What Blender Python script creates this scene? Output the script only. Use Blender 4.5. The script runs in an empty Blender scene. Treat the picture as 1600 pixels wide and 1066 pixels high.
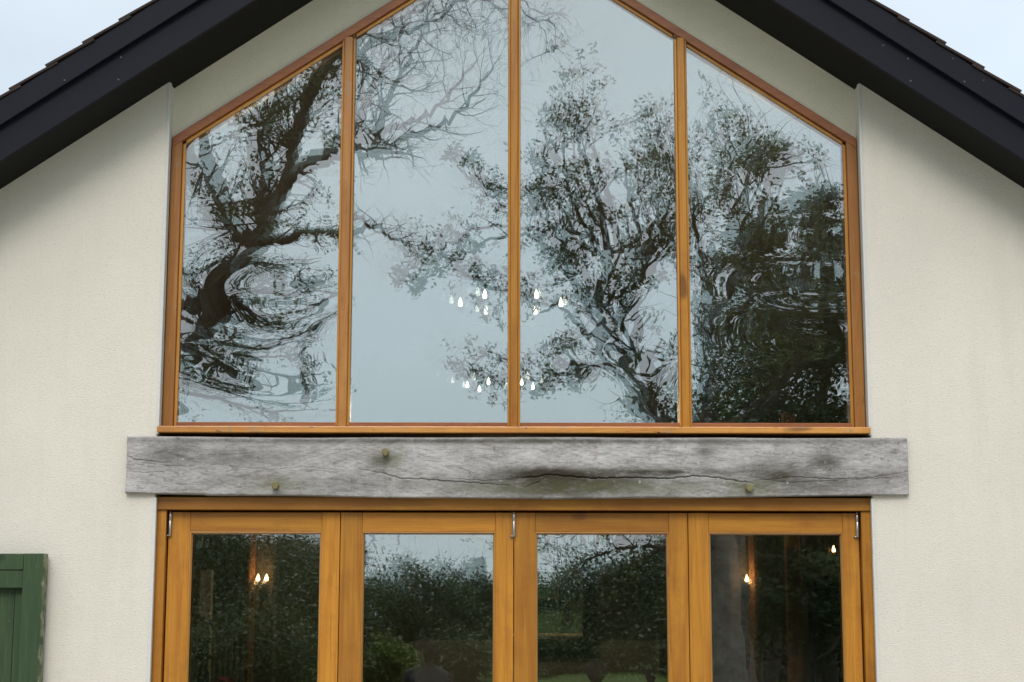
import bpy, bmesh, math, random
import numpy as np
from mathutils import Vector, Matrix

R = math.radians
scene = bpy.context.scene
COL = scene.collection

# ------------------------------------------------------------------ camera
CAM_D, CAM_Z, CAM_PITCH, CAM_X = 8.8, 1.6, 9.3, -0.008
cam_data = bpy.data.cameras.new('camera')
cam_data.sensor_width = 36.0
cam_data.lens = 59.6
cam_data.clip_start = 0.05
cam_data.clip_end = 2000
cam = bpy.data.objects.new('camera', cam_data)
COL.objects.link(cam)
cam.location = (CAM_X, -CAM_D, CAM_Z)
cam.rotation_euler = (R(90 + CAM_PITCH), R(-0.1), 0)
scene.camera = cam

# ------------------------------------------------------------------ sky and sun
SUN_EL, SUN_ROT = 42, 186
w = bpy.data.worlds.new('World'); scene.world = w; w.use_nodes = True
wn, wl = w.node_tree.nodes, w.node_tree.links
wn.clear()
wo = wn.new('ShaderNodeOutputWorld'); bg = wn.new('ShaderNodeBackground')
sky = wn.new('ShaderNodeTexSky'); sky.sky_type = 'NISHITA'; sky.sun_disc = False
sky.sun_elevation = R(SUN_EL); sky.sun_rotation = R(SUN_ROT); sky.dust_density = 2.0
tc = wn.new('ShaderNodeTexCoord'); sep = wn.new('ShaderNodeSeparateXYZ')
wl.new(tc.outputs['Generated'], sep.inputs[0])
mr = wn.new('ShaderNodeMapRange'); mr.inputs[1].default_value = 0.0; mr.inputs[2].default_value = 0.9
mr.inputs[3].default_value = 8.2; mr.inputs[4].default_value = 12.5
wl.new(sep.outputs[2], mr.inputs[0])
nz = wn.new('ShaderNodeTexNoise'); nz.inputs['Scale'].default_value = 2.2; nz.inputs['Detail'].default_value = 5
mp = wn.new('ShaderNodeMapping'); mp.inputs['Scale'].default_value = (1, 1, 3.0)
wl.new(tc.outputs['Generated'], mp.inputs[0]); wl.new(mp.outputs[0], nz.inputs['Vector'])
nr = wn.new('ShaderNodeMapRange'); nr.inputs[1].default_value = 0.3; nr.inputs[2].default_value = 0.7
nr.inputs[3].default_value = 0.9; nr.inputs[4].default_value = 1.12
wl.new(nz.outputs[0], nr.inputs[0])
mu = wn.new('ShaderNodeMath'); mu.operation = 'MULTIPLY'
hi = wn.new('ShaderNodeMapRange'); hi.inputs[1].default_value = 0.36; hi.inputs[2].default_value = 1.0
hi.inputs[3].default_value = 0.0; hi.inputs[4].default_value = 21.0
wl.new(sep.outputs[2], hi.inputs[0])
ad = wn.new('ShaderNodeMath'); ad.operation = 'ADD'
wl.new(mr.outputs[0], ad.inputs[0]); wl.new(hi.outputs[0], ad.inputs[1])
wl.new(ad.outputs[0], mu.inputs[0]); wl.new(nr.outputs[0], mu.inputs[1])
cr = wn.new('ShaderNodeValToRGB')
cr.color_ramp.elements[0].color = (0.78, 0.955, 1.10, 1); cr.color_ramp.elements[1].color = (0.97, 0.98, 0.99, 1)
cr.color_ramp.elements[1].position = 0.95
wl.new(sep.outputs[2], cr.inputs[0])
vm = wn.new('ShaderNodeVectorMath'); vm.operation = 'SCALE'
wl.new(cr.outputs[0], vm.inputs[0]); wl.new(mu.outputs[0], vm.inputs['Scale'])
mx = wn.new('ShaderNodeMix'); mx.data_type = 'RGBA'; mx.inputs[0].default_value = 0.86
wl.new(sky.outputs[0], mx.inputs[6]); wl.new(vm.outputs[0], mx.inputs[7])
wl.new(mx.outputs[2], bg.inputs[0]); bg.inputs[1].default_value = 0.1
wl.new(bg.outputs[0], wo.inputs[0])

sl = bpy.data.lights.new('sun', 'SUN'); sl.energy = 1.5; sl.angle = R(24); sl.color = (1, 0.96, 0.9)
so = bpy.data.objects.new('sun', sl); COL.objects.link(so)
so.rotation_euler = (R(90 - SUN_EL), 0, R(-6))

vs = scene.view_settings
vs.view_transform = 'Standard'; vs.look = 'None'; vs.exposure = 0.0; vs.gamma = 1.0
vs.use_curve_mapping = False
cy = scene.cycles
cy.max_bounces = 10; cy.diffuse_bounces = 3; cy.glossy_bounces = 5
cy.transparent_max_bounces = 16; cy.transmission_bounces = 4
cy.use_denoising = True; cy.caustics_reflective = False; cy.caustics_refractive = False
cy.sample_clamp_indirect = 6

# ------------------------------------------------------------------ helpers
def P(px, py, Y):
    """photo pixel (1600 wide) -> x, z on the plane at depth Y behind the wall face"""
    f = 2650; p = R(CAM_PITCH)
    u = (px - 800) / f; v = (533 - py) / f
    t = (Y + CAM_D) / (math.cos(p) - v * math.sin(p))
    return CAM_X + t * u, CAM_Z + t * (math.sin(p) + v * math.cos(p))

def M_(px, py, T):
    """a point of the garden seen mirrored in the glass, T metres from the mirrored camera"""
    x, z = P(px, py, T - CAM_D)
    return Vector((x, -(T - CAM_D), z))

def link(o, parent=None):
    COL.objects.link(o)
    if parent is not None:
        o.parent = parent
    return o

def tag(o, label=None, cat=None, group=None, kind=None):
    if label: o['label'] = label
    if cat: o['category'] = cat
    if group: o['group'] = group
    if kind: o['kind'] = kind
    return o

def empty(name, loc, label, cat, group=None):
    o = bpy.data.objects.new(name, None); link(o); o.location = loc
    o.empty_display_size = 0.2
    return tag(o, label, cat, group)

def obj(name, bm, mats, parent=None, smooth=False, loc=None):
    me = bpy.data.meshes.new(name)
    bmesh.ops.recalc_face_normals(bm, faces=bm.faces)
    bm.to_mesh(me); bm.free()
    if smooth:
        me.polygons.foreach_set('use_smooth', [True] * len(me.polygons))
    for m in (mats if isinstance(mats, (list, tuple)) else [mats]):
        me.materials.append(m)
    o = bpy.data.objects.new(name, me)
    if loc is not None: o.location = loc
    link(o, parent)
    if parent is not None and loc is None:
        o.matrix_parent_inverse = Matrix.Translation(-parent_world(parent))
    return o

def parent_world(p):
    v = Vector((0, 0, 0))
    while p is not None:
        v = v + p.location + p.matrix_parent_inverse.translation
        p = p.parent
    return v

def prism(bm, poly, y0, y1, bevel=0.0, seg=1):
    """polygon in x,z pushed from y0 to y1"""
    a = [bm.verts.new((x, y0, z)) for x, z in poly]
    b = [bm.verts.new((x, y1, z)) for x, z in poly]
    n = len(poly)
    fs = [bm.faces.new(a), bm.faces.new(b[::-1])]
    for i in range(n):
        fs.append(bm.faces.new((a[i], b[i], b[(i + 1) % n], a[(i + 1) % n])))
    if bevel:
        es = list({e for f in fs for e in f.edges})
        bmesh.ops.recalc_face_normals(bm, faces=fs)
        bmesh.ops.bevel(bm, geom=es, offset=bevel, segments=seg, affect='EDGES', profile=0.6)
    return bm

def box(bm, x0, x1, y0, y1, z0, z1, bevel=0.0, seg=1):
    return prism(bm, [(x0, z0), (x1, z0), (x1, z1), (x0, z1)], y0, y1, bevel, seg)

def BM(): return bmesh.new()

def np_mesh(name, verts, faces, mats, parent=None, smooth=False, k=4, uv=None):
    """verts (n,3), faces (m,k) -> object, fast"""
    verts = np.asarray(verts, dtype=np.float32); faces = np.asarray(faces, dtype=np.int32)
    me = bpy.data.meshes.new(name)
    me.vertices.add(len(verts)); me.vertices.foreach_set('co', verts.ravel())
    me.loops.add(faces.size); me.loops.foreach_set('vertex_index', faces.ravel())
    me.polygons.add(len(faces))
    me.polygons.foreach_set('loop_start', np.arange(0, faces.size, k, dtype=np.int32))
    me.polygons.foreach_set('use_smooth', [smooth] * len(faces))
    me.update(calc_edges=True); me.validate()
    for m in (mats if isinstance(mats, (list, tuple)) else [mats]): me.materials.append(m)
    o = bpy.data.objects.new(name, me)
    link(o, parent)
    if parent is not None:
        o.matrix_parent_inverse = Matrix.Translation(-parent_world(parent))
    return o

def tube_ring(bm, pts, radii, sides=8, cap=True):
    """tube through pts"""
    pts = [Vector(p) for p in pts]
    rings = []
    for i, p in enumerate(pts):
        d = (pts[min(i + 1, len(pts) - 1)] - pts[max(i - 1, 0)]).normalized()
        u = d.orthogonal().normalized() if i == 0 else (u - d * u.dot(d)).normalized()
        v = d.cross(u)
        r = radii[i] if isinstance(radii, (list, tuple)) else radii
        rings.append([bm.verts.new(p + (u * math.cos(2 * math.pi * k / sides) + v * math.sin(2 * math.pi * k / sides)) * r) for k in range(sides)])
    for a, b in zip(rings, rings[1:]):
        for k in range(sides):
            bm.faces.new((a[k], a[(k + 1) % sides], b[(k + 1) % sides], b[k]))
    if cap:
        bm.faces.new(rings[0][::-1]); bm.faces.new(rings[-1])
    return bm

def lathe(bm, prof, cx=0, cyy=0, cz=0, sides=16):
    """profile of (radius, z)"""
    rings = []
    for r, z in prof:
        rings.append([bm.verts.new((cx + max(r, 1e-4) * math.cos(2 * math.pi * k / sides), cyy + max(r, 1e-4) * math.sin(2 * math.pi * k / sides), cz + z)) for k in range(sides)])
    for a, b in zip(rings, rings[1:]):
        for k in range(sides):
            bm.faces.new((a[k], a[(k + 1) % sides], b[(k + 1) % sides], b[k]))
    bm.faces.new(rings[0][::-1]); bm.faces.new(rings[-1])
    return bm

# ------------------------------------------------------------------ materials
class Mat:
    def __init__(s, name):
        s.m = bpy.data.materials.new(name); s.m.use_nodes = True
        s.n, s.l = s.m.node_tree.nodes, s.m.node_tree.links
        s.n.clear()
        s.out = s.n.new('ShaderNodeOutputMaterial')
        s.b = s.n.new('ShaderNodeBsdfPrincipled'); s.l.new(s.b.outputs[0], s.out.inputs[0])
        s.tc = s.n.new('ShaderNodeTexCoord')
    def coord(s, scale=(1, 1, 1), which='Object', rand=False):
        mp = s.n.new('ShaderNodeMapping'); mp.inputs['Scale'].default_value = scale
        s.l.new(s.tc.outputs[which], mp.inputs[0])
        if rand:
            oi = s.n.new('ShaderNodeObjectInfo'); m = s.n.new('ShaderNodeVectorMath'); m.operation = 'SCALE'
            m.inputs[0].default_value = (31, 17, 43); s.l.new(oi.outputs['Random'], m.inputs['Scale'])
            s.l.new(m.outputs[0], mp.inputs['Location'])
        return mp.outputs[0]
    def noise(s, vec, scale=5, detail=4, rough=0.5, dist=0.0):
        t = s.n.new('ShaderNodeTexNoise'); t.inputs['Scale'].default_value = scale
        t.inputs['Detail'].default_value = detail; t.inputs['Roughness'].default_value = rough
        t.inputs['Distortion'].default_value = dist
        s.l.new(vec, t.inputs['Vector']); return t.outputs[0]
    def ramp(s, fac, stops):
        r = s.n.new('ShaderNodeValToRGB'); e = r.color_ramp.elements
        while len(e) < len(stops): e.new(0.5)
        for el, (p, c) in zip(e, stops):
            el.position = p; el.color = (c, c, c, 1) if not isinstance(c, tuple) else (*c, 1)
        s.l.new(fac, r.inputs[0]); return r.outputs[0]
    def mix(s, fac, a, b, mode='MIX'):
        m = s.n.new('ShaderNodeMix'); m.data_type = 'RGBA'; m.blend_type = mode
        for i, v in ((0, fac), (6, a), (7, b)):
            if isinstance(v, (int, float)): m.inputs[i].default_value = v
            elif isinstance(v, tuple): m.inputs[i].default_value = (*v, 1)
            else: s.l.new(v, m.inputs[i])
        return m.outputs[2]
    def math(s, op, a, b=0.0, c=None):
        m = s.n.new('ShaderNodeMath'); m.operation = op
        for i, v in enumerate((a, b) if c is None else (a, b, c)):
            if isinstance(v, (int, float)): m.inputs[i].default_value = v
            else: s.l.new(v, m.inputs[i])
        return m.outputs[0]
    def bump(s, h, strength=0.3, dist=0.01, prev=None):
        b = s.n.new('ShaderNodeBump'); b.inputs['Strength'].default_value = strength
        b.inputs['Distance'].default_value = dist; s.l.new(h, b.inputs['Height'])
        if prev is not None: s.l.new(prev, b.inputs['Normal'])
        return b.outputs[0]
    def done(s, color=None, rough=0.6, normal=None, metal=0.0, spec=0.5):
        if color is not None:
            if isinstance(color, tuple): s.b.inputs['Base Color'].default_value = (*color, 1)
            else: s.l.new(color, s.b.inputs['Base Color'])
        if isinstance(rough, (int, float)): s.b.inputs['Roughness'].default_value = rough
        else: s.l.new(rough, s.b.inputs['Roughness'])
        s.b.inputs['Metallic'].default_value = metal
        s.b.inputs['Specular IOR Level'].default_value = spec
        if normal is not None: s.l.new(normal, s.b.inputs['Normal'])
        return s.m

def xyz(m):
    sp = m.n.new('ShaderNodeSeparateXYZ'); m.l.new(m.tc.outputs['Object'], sp.inputs[0]); return sp.outputs

def blob(m, X, Z, cx, cz, rx, rz):
    """soft elliptical stain mask"""
    a = m.math('DIVIDE', m.math('SUBTRACT', X, cx), rx); b = m.math('DIVIDE', m.math('SUBTRACT', Z, cz), rz)
    d = m.math('ADD', m.math('MULTIPLY', a, a), m.math('MULTIPLY', b, b))
    return m.math('POWER', 2.718, m.math('MULTIPLY', d, -1.0))

def mat_plaster(name, base, speck=0.0):
    m = Mat(name)
    v = m.coord((1, 1, 1))
    big = m.noise(v, 0.9, 5, 0.6)
    vs_ = m.coord((5, 5, 0.5)); drip = m.noise(vs_, 1.6, 4, 0.6)
    fine = m.noise(m.coord((1, 1, 2.0)), 75, 3, 0.6, 0.4)
    mid = m.noise(v, 14, 4, 0.6)
    c = m.mix(m.ramp(big, [(0.3, 0.0), (0.7, 1.0)]), tuple(x * 0.93 for x in base), tuple(min(1, x * 1.04) for x in base))
    c = m.mix(m.ramp(drip, [(0.50, 0.0), (0.80, 0.45)]), c, tuple(x * f for x, f in zip(base, (0.86, 0.87, 0.84))))
    c = m.mix(m.ramp(fine, [(0.30, 0.28 + speck), (0.46, 0.0)]), c, tuple(x * 0.55 for x in base))
    if speck:
        sp = m.noise(v, 120, 2, 0.5)
        c = m.mix(m.ramp(sp, [(0.28, 0.7), (0.38, 0.0)]), c, (0.12, 0.12, 0.09))
    n1 = m.bump(fine, 0.6, 0.004); n2 = m.bump(mid, 0.25, 0.006, n1)
    return m.done(c, 0.93, n2, spec=0.15)

def mat_wood(name, light, mid_, dark, axis='z', rough=0.38, wear=0.0):
    m = Mat(name)
    sc = {'z': (26, 26, 1.0), 'x': (1.0, 26, 26)}[axis]
    v = m.coord(sc, rand=True)
    g = m.noise(v, 1.0, 8, 0.72, 1.0)
    sc2 = {'z': (5, 5, 0.55), 'x': (0.55, 5, 5)}[axis]
    g2 = m.noise(m.coord(sc2, rand=True), 1.3, 3, 0.5, 1.2)
    sc3 = {'z': (150, 150, 4), 'x': (4, 150, 150)}[axis]
    pore = m.noise(m.coord(sc3), 1.0, 3, 0.6)
    c = m.mix(m.ramp(g, [(0.36, 0.0), (0.62, 1.0)]), mid_, light)
    c = m.mix(m.ramp(g2, [(0.45, 0.0), (0.75, 0.55)]), c, dark)
    c = m.mix(m.ramp(pore, [(0.3, 0.35), (0.48, 0.0)]), c, dark)
    oi = m.n.new('ShaderNodeObjectInfo')
    hsv = m.n.new('ShaderNodeHueSaturation'); m.l.new(c, hsv.inputs['Color'])
    m.l.new(m.math('MULTIPLY_ADD', oi.outputs['Random'], 0.34, 0.80), hsv.inputs['Value'])
    c = hsv.outputs[0]
    dirt_ = m.noise(m.coord((1.5, 1.5, 1.5), rand=True), 2.6, 7, 0.75)
    c = m.mix(m.ramp(dirt_, [(0.5, 0.0), (0.75, 0.5)]), c, dark)
    kn = m.noise(m.coord({'z': (7, 7, 2.6), 'x': (2.6, 7, 7)}[axis], rand=True), 1.0, 1, 0.3)
    c = m.mix(m.ramp(kn, [(0.74, 0.0), (0.79, 0.7)]), c, tuple(q * 0.5 for q in dark))
    if wear:
        wn_ = m.noise(m.coord((3, 3, 3), rand=True), 3.2, 6, 0.7)
        c = m.mix(m.ramp(wn_, [(0.58, 0.0), (0.68, wear)]), c, (0.27, 0.2, 0.12))
        sp = m.noise(m.coord((9, 20, 40) if axis == 'x' else (40, 20, 9), rand=True), 1.0, 3, 0.6)
        c = m.mix(m.ramp(sp, [(0.66, 0.0), (0.7, wear)]), c, (0.05, 0.035, 0.02))
    n1 = m.bump(pore, 0.12, 0.002)
    return m.done(c, rough, n1, spec=0.45)

MAT = {}
MAT['plaster'] = mat_plaster('cream_render', (0.645, 0.605, 0.53))
MAT['plaster_gable'] = mat_plaster('stippled_cream_render', (0.77, 0.72, 0.58), 0.0)
MAT['corner'] = mat_plaster('corner_bead_render', (0.60, 0.59, 0.56))
A = (0.49, 0.218, 0.022); B_ = (0.37, 0.140, 0.012); C_ = (0.19, 0.058, 0.006)
MAT['oak_z'] = mat_wood('varnished_wood_upright', A, B_, C_, 'z')
MAT['oak_x'] = mat_wood('varnished_wood_level', A, B_, C_, 'x')
MAT['red_z'] = mat_wood('aged_varnished_wood', (0.44, 0.20, 0.045), (0.34, 0.13, 0.028), (0.2, 0.07, 0.016), 'z', wear=0.4)
MAT['rake'] = mat_wood('red_brown_varnished_wood', (0.35, 0.13, 0.045), (0.28, 0.09, 0.03), (0.15, 0.045, 0.02), 'x', wear=0.25)
MAT['sill'] = mat_wood('worn_varnished_wood', (0.55, 0.26, 0.06), (0.43, 0.17, 0.035), (0.25, 0.09, 0.02), 'x', wear=0.9)
MAT['bead'] = mat_wood('lit_bead_varnished_wood', (0.56, 0.27, 0.05), (0.47, 0.20, 0.03), (0.33, 0.12, 0.018), 'z', 0.3)  # paler than the frame: light on the rounded edge put into the colour

def mat_beam():
    m = Mat('weathered_grey_oak')
    X, Y, Z = xyz(m)
    g = m.noise(m.coord((7.0, 20, 42)), 1.0, 8, 0.75, 0.8)
    fine = m.noise(m.coord((45, 60, 210)), 1.0, 5, 0.75)
    cross = m.noise(m.coord((75, 60, 7)), 1.0, 6, 0.75, 1.5)
    big = m.noise(m.coord((2.2, 2, 4)), 1.3, 8, 0.78, 0.6)
    c = m.mix(m.ramp(big, [(0.3, 0.0), (0.7, 1.0)]), (0.25, 0.235, 0.225), (0.50, 0.485, 0.475))
    c = m.mix(m.ramp(g, [(0.38, 0.6), (0.5, 0.0)]), c, (0.13, 0.12, 0.11))
    c = m.mix(m.ramp(fine, [(0.34, 0.5), (0.5, 0.0)]), c, (0.09, 0.085, 0.08))
    c = m.mix(m.ramp(cross, [(0.48, 0.0), (0.7, 0.3)]), c, (0.52, 0.50, 0.49))
    pale = m.noise(m.coord((3, 3, 6)), 1.7, 8, 0.8)
    c = m.mix(m.ramp(pale, [(0.52, 0.0), (0.66, 0.55)]), c, (0.52, 0.50, 0.50))
    dirt = m.noise(m.coord((4, 5, 9)), 1.8, 7, 0.75)
    # dark shaped stains round the knot and along the split, darker strips along top and bottom, green algae under the pegs
    for (cx, cz, rx, rz, k) in ((0.17, 2.340, 0.13, 0.030, 1.6), (0.24, 2.325, 0.30, 0.032, 1.3), (0.32, 2.29, 0.5, 0.07, 1.0), (0.75, 2.35, 0.35, 0.018, 1.0), (-1.75, 2.44, 0.12, 0.07, 0.6), (1.0, 2.44, 0.06, 0.08, 0.4), (1.62, 2.40, 0.1, 0.07, 0.7), (1.38, 2.33, 0.1, 0.03, 0.9), (-0.05, 2.51, 2.2, 0.016, 0.8), (1.55, 2.29, 0.4, 0.05, 0.6), (0.17, 2.28, 0.16, 0.05, 0.7), (-1.45, 2.42, 0.3, 0.05, 0.55), (0.25, 2.265, 0.3, 0.035, 0.5),
                                (1.35, 2.36, 0.22, 0.06, 0.45), (-0.95, 2.29, 0.8, 0.05, 0.35), (1.9, 2.34, 0.15, 0.03, 0.4), (-0.7, 2.40, 0.05, 0.04, 0.6)):
        mask = m.math('MULTIPLY', blob(m, X, Z, cx, cz, rx, rz), m.ramp(dirt, [(0.3, 0.25), (0.5, 1.0)]))
        c = m.mix(m.math('MINIMUM', m.math('MULTIPLY', mask, k), 0.95), c, (0.038, 0.030, 0.020))
    for (cx, cz, rx, rz) in ((-1.22, 2.27, 0.16, 0.05), (-0.64, 2.42, 0.09, 0.06), (1.24, 2.27, 0.16, 0.05), (0.4, 2.27, 0.7, 0.04)):
        mask = m.math('MULTIPLY', blob(m, X, Z, cx, cz, rx, rz), m.ramp(dirt, [(0.35, 0.1), (0.6, 0.7)]))
        c = m.mix(mask, c, (0.12, 0.125, 0.06))
    blot = m.noise(m.coord((14, 14, 20)), 1.3, 6, 0.75)
    c = m.mix(m.ramp(blot, [(0.3, 0.7), (0.42, 0.0)]), c, (0.07, 0.06, 0.055))
    red = m.noise(m.coord((5, 5, 8), rand=False), 1.1, 5, 0.7)
    c = m.mix(m.ramp(red, [(0.62, 0.0), (0.72, 0.35)]), c, (0.24, 0.17, 0.165))
    lich = m.noise(m.coord((1, 1, 1)), 30, 3, 0.6)
    c = m.mix(m.ramp(lich, [(0.68, 0.0), (0.74, 0.6)]), c, (0.50, 0.48, 0.47))
    n1 = m.bump(g, 0.5, 0.006); n2 = m.bump(fine, 0.5, 0.0025, n1)
    return m.done(c, 0.85, n2, spec=0.2)
MAT['beam'] = mat_beam()

m = Mat('mossy_peg_oak'); nzf = m.noise(m.coord(), 60, 4, 0.6)
MAT['peg'] = m.done(m.mix(nzf, (0.10, 0.085, 0.035), (0.24, 0.21, 0.10)), 0.85, m.bump(nzf, 0.6, 0.003))

def mat_dark(name, c1, c2, rough, specks=True):
    m = Mat(name)
    a = m.noise(m.coord((1, 1, 1)), 2.5, 6, 0.65)
    c = m.mix(a, c1, c2)
    if specks:
        s_ = m.noise(m.coord((1, 1, 1)), 21, 2, 0.5)
        c = m.mix(m.ramp(s_, [(0.755, 0.0), (0.78, 0.55)]), c, (0.22, 0.22, 0.23))
    f_ = m.noise(m.coord((1, 1, 1)), 40, 3, 0.6)
    return m.done(c, rough, m.bump(f_, 0.08, 0.004), spec=0.16)
MAT['barge'] = mat_dark('blue_black_painted_board', (0.0050, 0.0058, 0.0105), (0.0085, 0.0092, 0.0155), 0.6)
MAT['soffit'] = mat_dark('black_painted_soffit', (0.005, 0.005, 0.005), (0.009, 0.009, 0.0085), 0.7, False)
m = Mat('dark_clay_tile'); t_ = m.noise(m.coord(rand=True), 25, 5, 0.7)
MAT['tile'] = m.done(m.mix(t_, (0.010, 0.007, 0.006), (0.038, 0.020, 0.015)), 0.85, m.bump(t_, 0.6, 0.004))

def mat_glass(name, tint, refl):
    m = Mat(name); m.n.remove(m.b)
    gl = m.n.new('ShaderNodeBsdfGlossy'); gl.inputs['Roughness'].default_value = 0.0
    gl.inputs['Color'].default_value = (*tint, 1)
    tr = m.n.new('ShaderNodeBsdfTransparent'); tr.inputs[0].default_value = (0.93, 0.96, 0.94, 1)
    fr = m.n.new('ShaderNodeLayerWeight'); fr.inputs['Blend'].default_value = 0.3
    p5 = m.math('POWER', fr.outputs['Facing'], 4.0)
    fac = m.math('MULTIPLY_ADD', p5, 1 - refl, refl)
    mx_ = m.n.new('ShaderNodeMixShader'); m.l.new(fac, mx_.inputs[0])
    m.l.new(tr.outputs[0], mx_.inputs[1]); m.l.new(gl.outputs[0], mx_.inputs[2])
    m.l.new(mx_.outputs[0], m.out.inputs[0])
    return m.m
MAT['glass_out'] = mat_glass('glass_outer_leaf', (1.0, 0.985, 0.96), 0.30)
MAT['glass_in'] = mat_glass('glass_inner_leaf', (0.89, 0.99, 1.0), 0.50)
MAT['spacer'] = Mat('glass_spacer').done((0.02, 0.02, 0.02), 0.6)

def mat_green():
    m = Mat('worn_green_paint')
    X, Y, Z = xyz(m)
    a = m.noise(m.coord((3, 3, 0.8)), 3, 6, 0.65)
    c = m.mix(m.ramp(a, [(0.3, 0.0), (0.7, 1.0)]), (0.018, 0.040, 0.015), (0.042, 0.072, 0.030))
    ft = m.noise(m.coord((90, 90, 3)), 1, 4, 0.7)
    c = m.mix(m.ramp(ft, [(0.5, 0.0), (0.75, 0.45)]), c, (0.065, 0.11, 0.055))
    kn = m.noise(m.coord((1, 1, 0.6)), 9, 2, 0.5)
    c = m.mix(m.ramp(kn, [(0.70, 0.0), (0.76, 0.7)]), c, (0.012, 0.022, 0.01))
    fl = m.noise(m.coord((6, 3, 2.0)), 6, 5, 0.7)
    edge = m.math('ADD', X, m.math('MULTIPLY', fl, 0.07))
    c = m.mix(m.ramp(m.math('ADD', edge, 3.0), [(0.636, 0.0), (0.650, 1.0)]), c, (0.24, 0.235, 0.15))
    sp = m.noise(m.coord(), 45, 2, 0.5)
    c = m.mix(m.ramp(sp, [(0.74, 0.0), (0.77, 0.7)]), c, (0.35, 0.36, 0.3))
    return m.done(c, 0.65, m.bump(ft, 0.3, 0.002), spec=0.3)
MAT['green'] = mat_green()
m = Mat('brushed_steel'); MAT['steel'] = m.done((0.42, 0.40, 0.38), 0.38, metal=1.0)
MAT['steel_dull'] = Mat('dull_galvanised').done((0.09, 0.09, 0.10), 0.6)
m = Mat('lawn_grass')
g1 = m.noise(m.coord(), 0.25, 5, 0.6); g2 = m.noise(m.coord(), 30, 4, 0.7)
c = m.mix(g1, (0.030, 0.062, 0.012), (0.060, 0.105, 0.020)); c = m.mix(m.math('MULTIPLY', g2, 0.5), c, (0.03, 0.06, 0.01))
MAT['grass'] = m.done(c, 0.95, m.bump(g2, 0.6, 0.03), spec=0.1)

def mat_leaf(name, a, b, tr=0.25):
    m = Mat(name)
    n_ = m.noise(m.coord(), 1.2, 4, 0.7)
    n2 = m.noise(m.coord(), 9, 2, 0.5)
    c = m.mix(m.ramp(n_, [(0.35, 0.0), (0.65, 1.0)]), a, b)
    c = m.mix(m.ramp(n2, [(0.4, 0.0), (0.7, 0.5)]), c, tuple(x * 1.4 for x in b))
    m.done(c, 0.55, spec=0.3)
    t = m.n.new('ShaderNodeBsdfTranslucent'); m.l.new(c, t.inputs[0])
    ms = m.n.new('ShaderNodeMixShader'); ms.inputs[0].default_value = tr
    m.l.new(m.b.outputs[0], ms.inputs[1]); m.l.new(t.outputs[0], ms.inputs[2]); m.l.new(ms.outputs[0], m.out.inputs[0])
    return m.m
MAT['leaf_oak'] = mat_leaf('oak_leaf', (0.030, 0.042, 0.010), (0.065, 0.08, 0.018))
MAT['leaf_ash'] = mat_leaf('olive_leaf', (0.035, 0.045, 0.010), (0.080, 0.088, 0.018))
MAT['leaf_conifer'] = mat_leaf('cedar_needle', (0.018, 0.034, 0.014), (0.040, 0.062, 0.024), 0.1)
MAT['leaf_far'] = mat_leaf('far_leaf', (0.013, 0.023, 0.007), (0.036, 0.052, 0.012))
MAT['leaf_far2'] = mat_leaf('yellow_green_leaf', (0.035, 0.055, 0.010), (0.085, 0.11, 0.018))
def mat_bark(name, a, b, sc=(10, 10, 1.6)):
    m = Mat(name); n_ = m.noise(m.coord(sc), 1.5, 6, 0.7, 0.5)
    return m.done(m.mix(m.ramp(n_, [(0.3, 0.0), (0.7, 1.0)]), a, b), 0.9, m.bump(n_, 0.8, 0.03), spec=0.1)
MAT['bark'] = mat_bark('dark_bark', (0.022, 0.018, 0.013), (0.065, 0.055, 0.042))
MAT['bark_pale'] = mat_bark('pale_grey_bark', (0.05, 0.042, 0.036), (0.17, 0.15, 0.13), (5, 5, 7))
MAT['bark_mid'] = mat_bark('brown_bark', (0.05, 0.038, 0.028), (0.12, 0.10, 0.08))

def simple(name, c, rough=0.7, metal=0.0, vary=0.3):
    m = Mat(name); n_ = m.noise(m.coord(), 6, 5, 0.6)
    return m.done(m.mix(n_, tuple(x * (1 - vary) for x in c), tuple(x * (1 + vary) for x in c)), rough, metal=metal)
MAT['in_wall'] = simple('olive_interior_paint', (0.17, 0.16, 0.12), 0.8, vary=0.12)
MAT['in_pale'] = simple('pale_interior_paint', (0.62, 0.60, 0.46), 0.8, vary=0.1)
MAT['in_floor'] = simple('dark_floorboards', (0.10, 0.06, 0.035), 0.4)
MAT['in_ceiling'] = simple('stained_ceiling_boards', (0.07, 0.055, 0.04), 0.7)
MAT['post'] = simple('interior_timber', (0.26, 0.12, 0.045), 0.6)
MAT['iron'] = simple('black_iron', (0.015, 0.015, 0.016), 0.45)
MAT['cream'] = simple('cream_candle_tube', (0.55, 0.5, 0.4), 0.5)
MAT['gilt'] = simple('dull_gilt', (0.55, 0.45, 0.24), 0.45, 0.0)
MAT['frame_dark'] = simple('dark_carved_frame', (0.022, 0.03, 0.022), 0.35)
MAT['mirror'] = Mat('mirror_silvering').done((0.85, 0.88, 0.86), 0.0, metal=1.0)
MAT['paper'] = simple('paper', (0.6, 0.58, 0.5), 0.8, vary=0.05)
MAT['skin'] = simple('skin', (0.42, 0.24, 0.17), 0.55, vary=0.05)
MAT['hair'] = simple('dark_hair', (0.006, 0.005, 0.004), 0.85)
MAT['hair'].node_tree.nodes['Principled BSDF'].inputs['Specular IOR Level'].default_value = 0.1
MAT['cloth_dark'] = simple('dark_cloth', (0.010, 0.010, 0.012), 0.95)
MAT['cloth_green'] = simple('dull_green_cloth', (0.06, 0.09, 0.045), 0.9)
MAT['petal'] = simple('pink_petal', (0.55, 0.10, 0.2), 0.6)
MAT['vase'] = simple('blue_ceramic', (0.05, 0.06, 0.14), 0.2)
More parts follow.
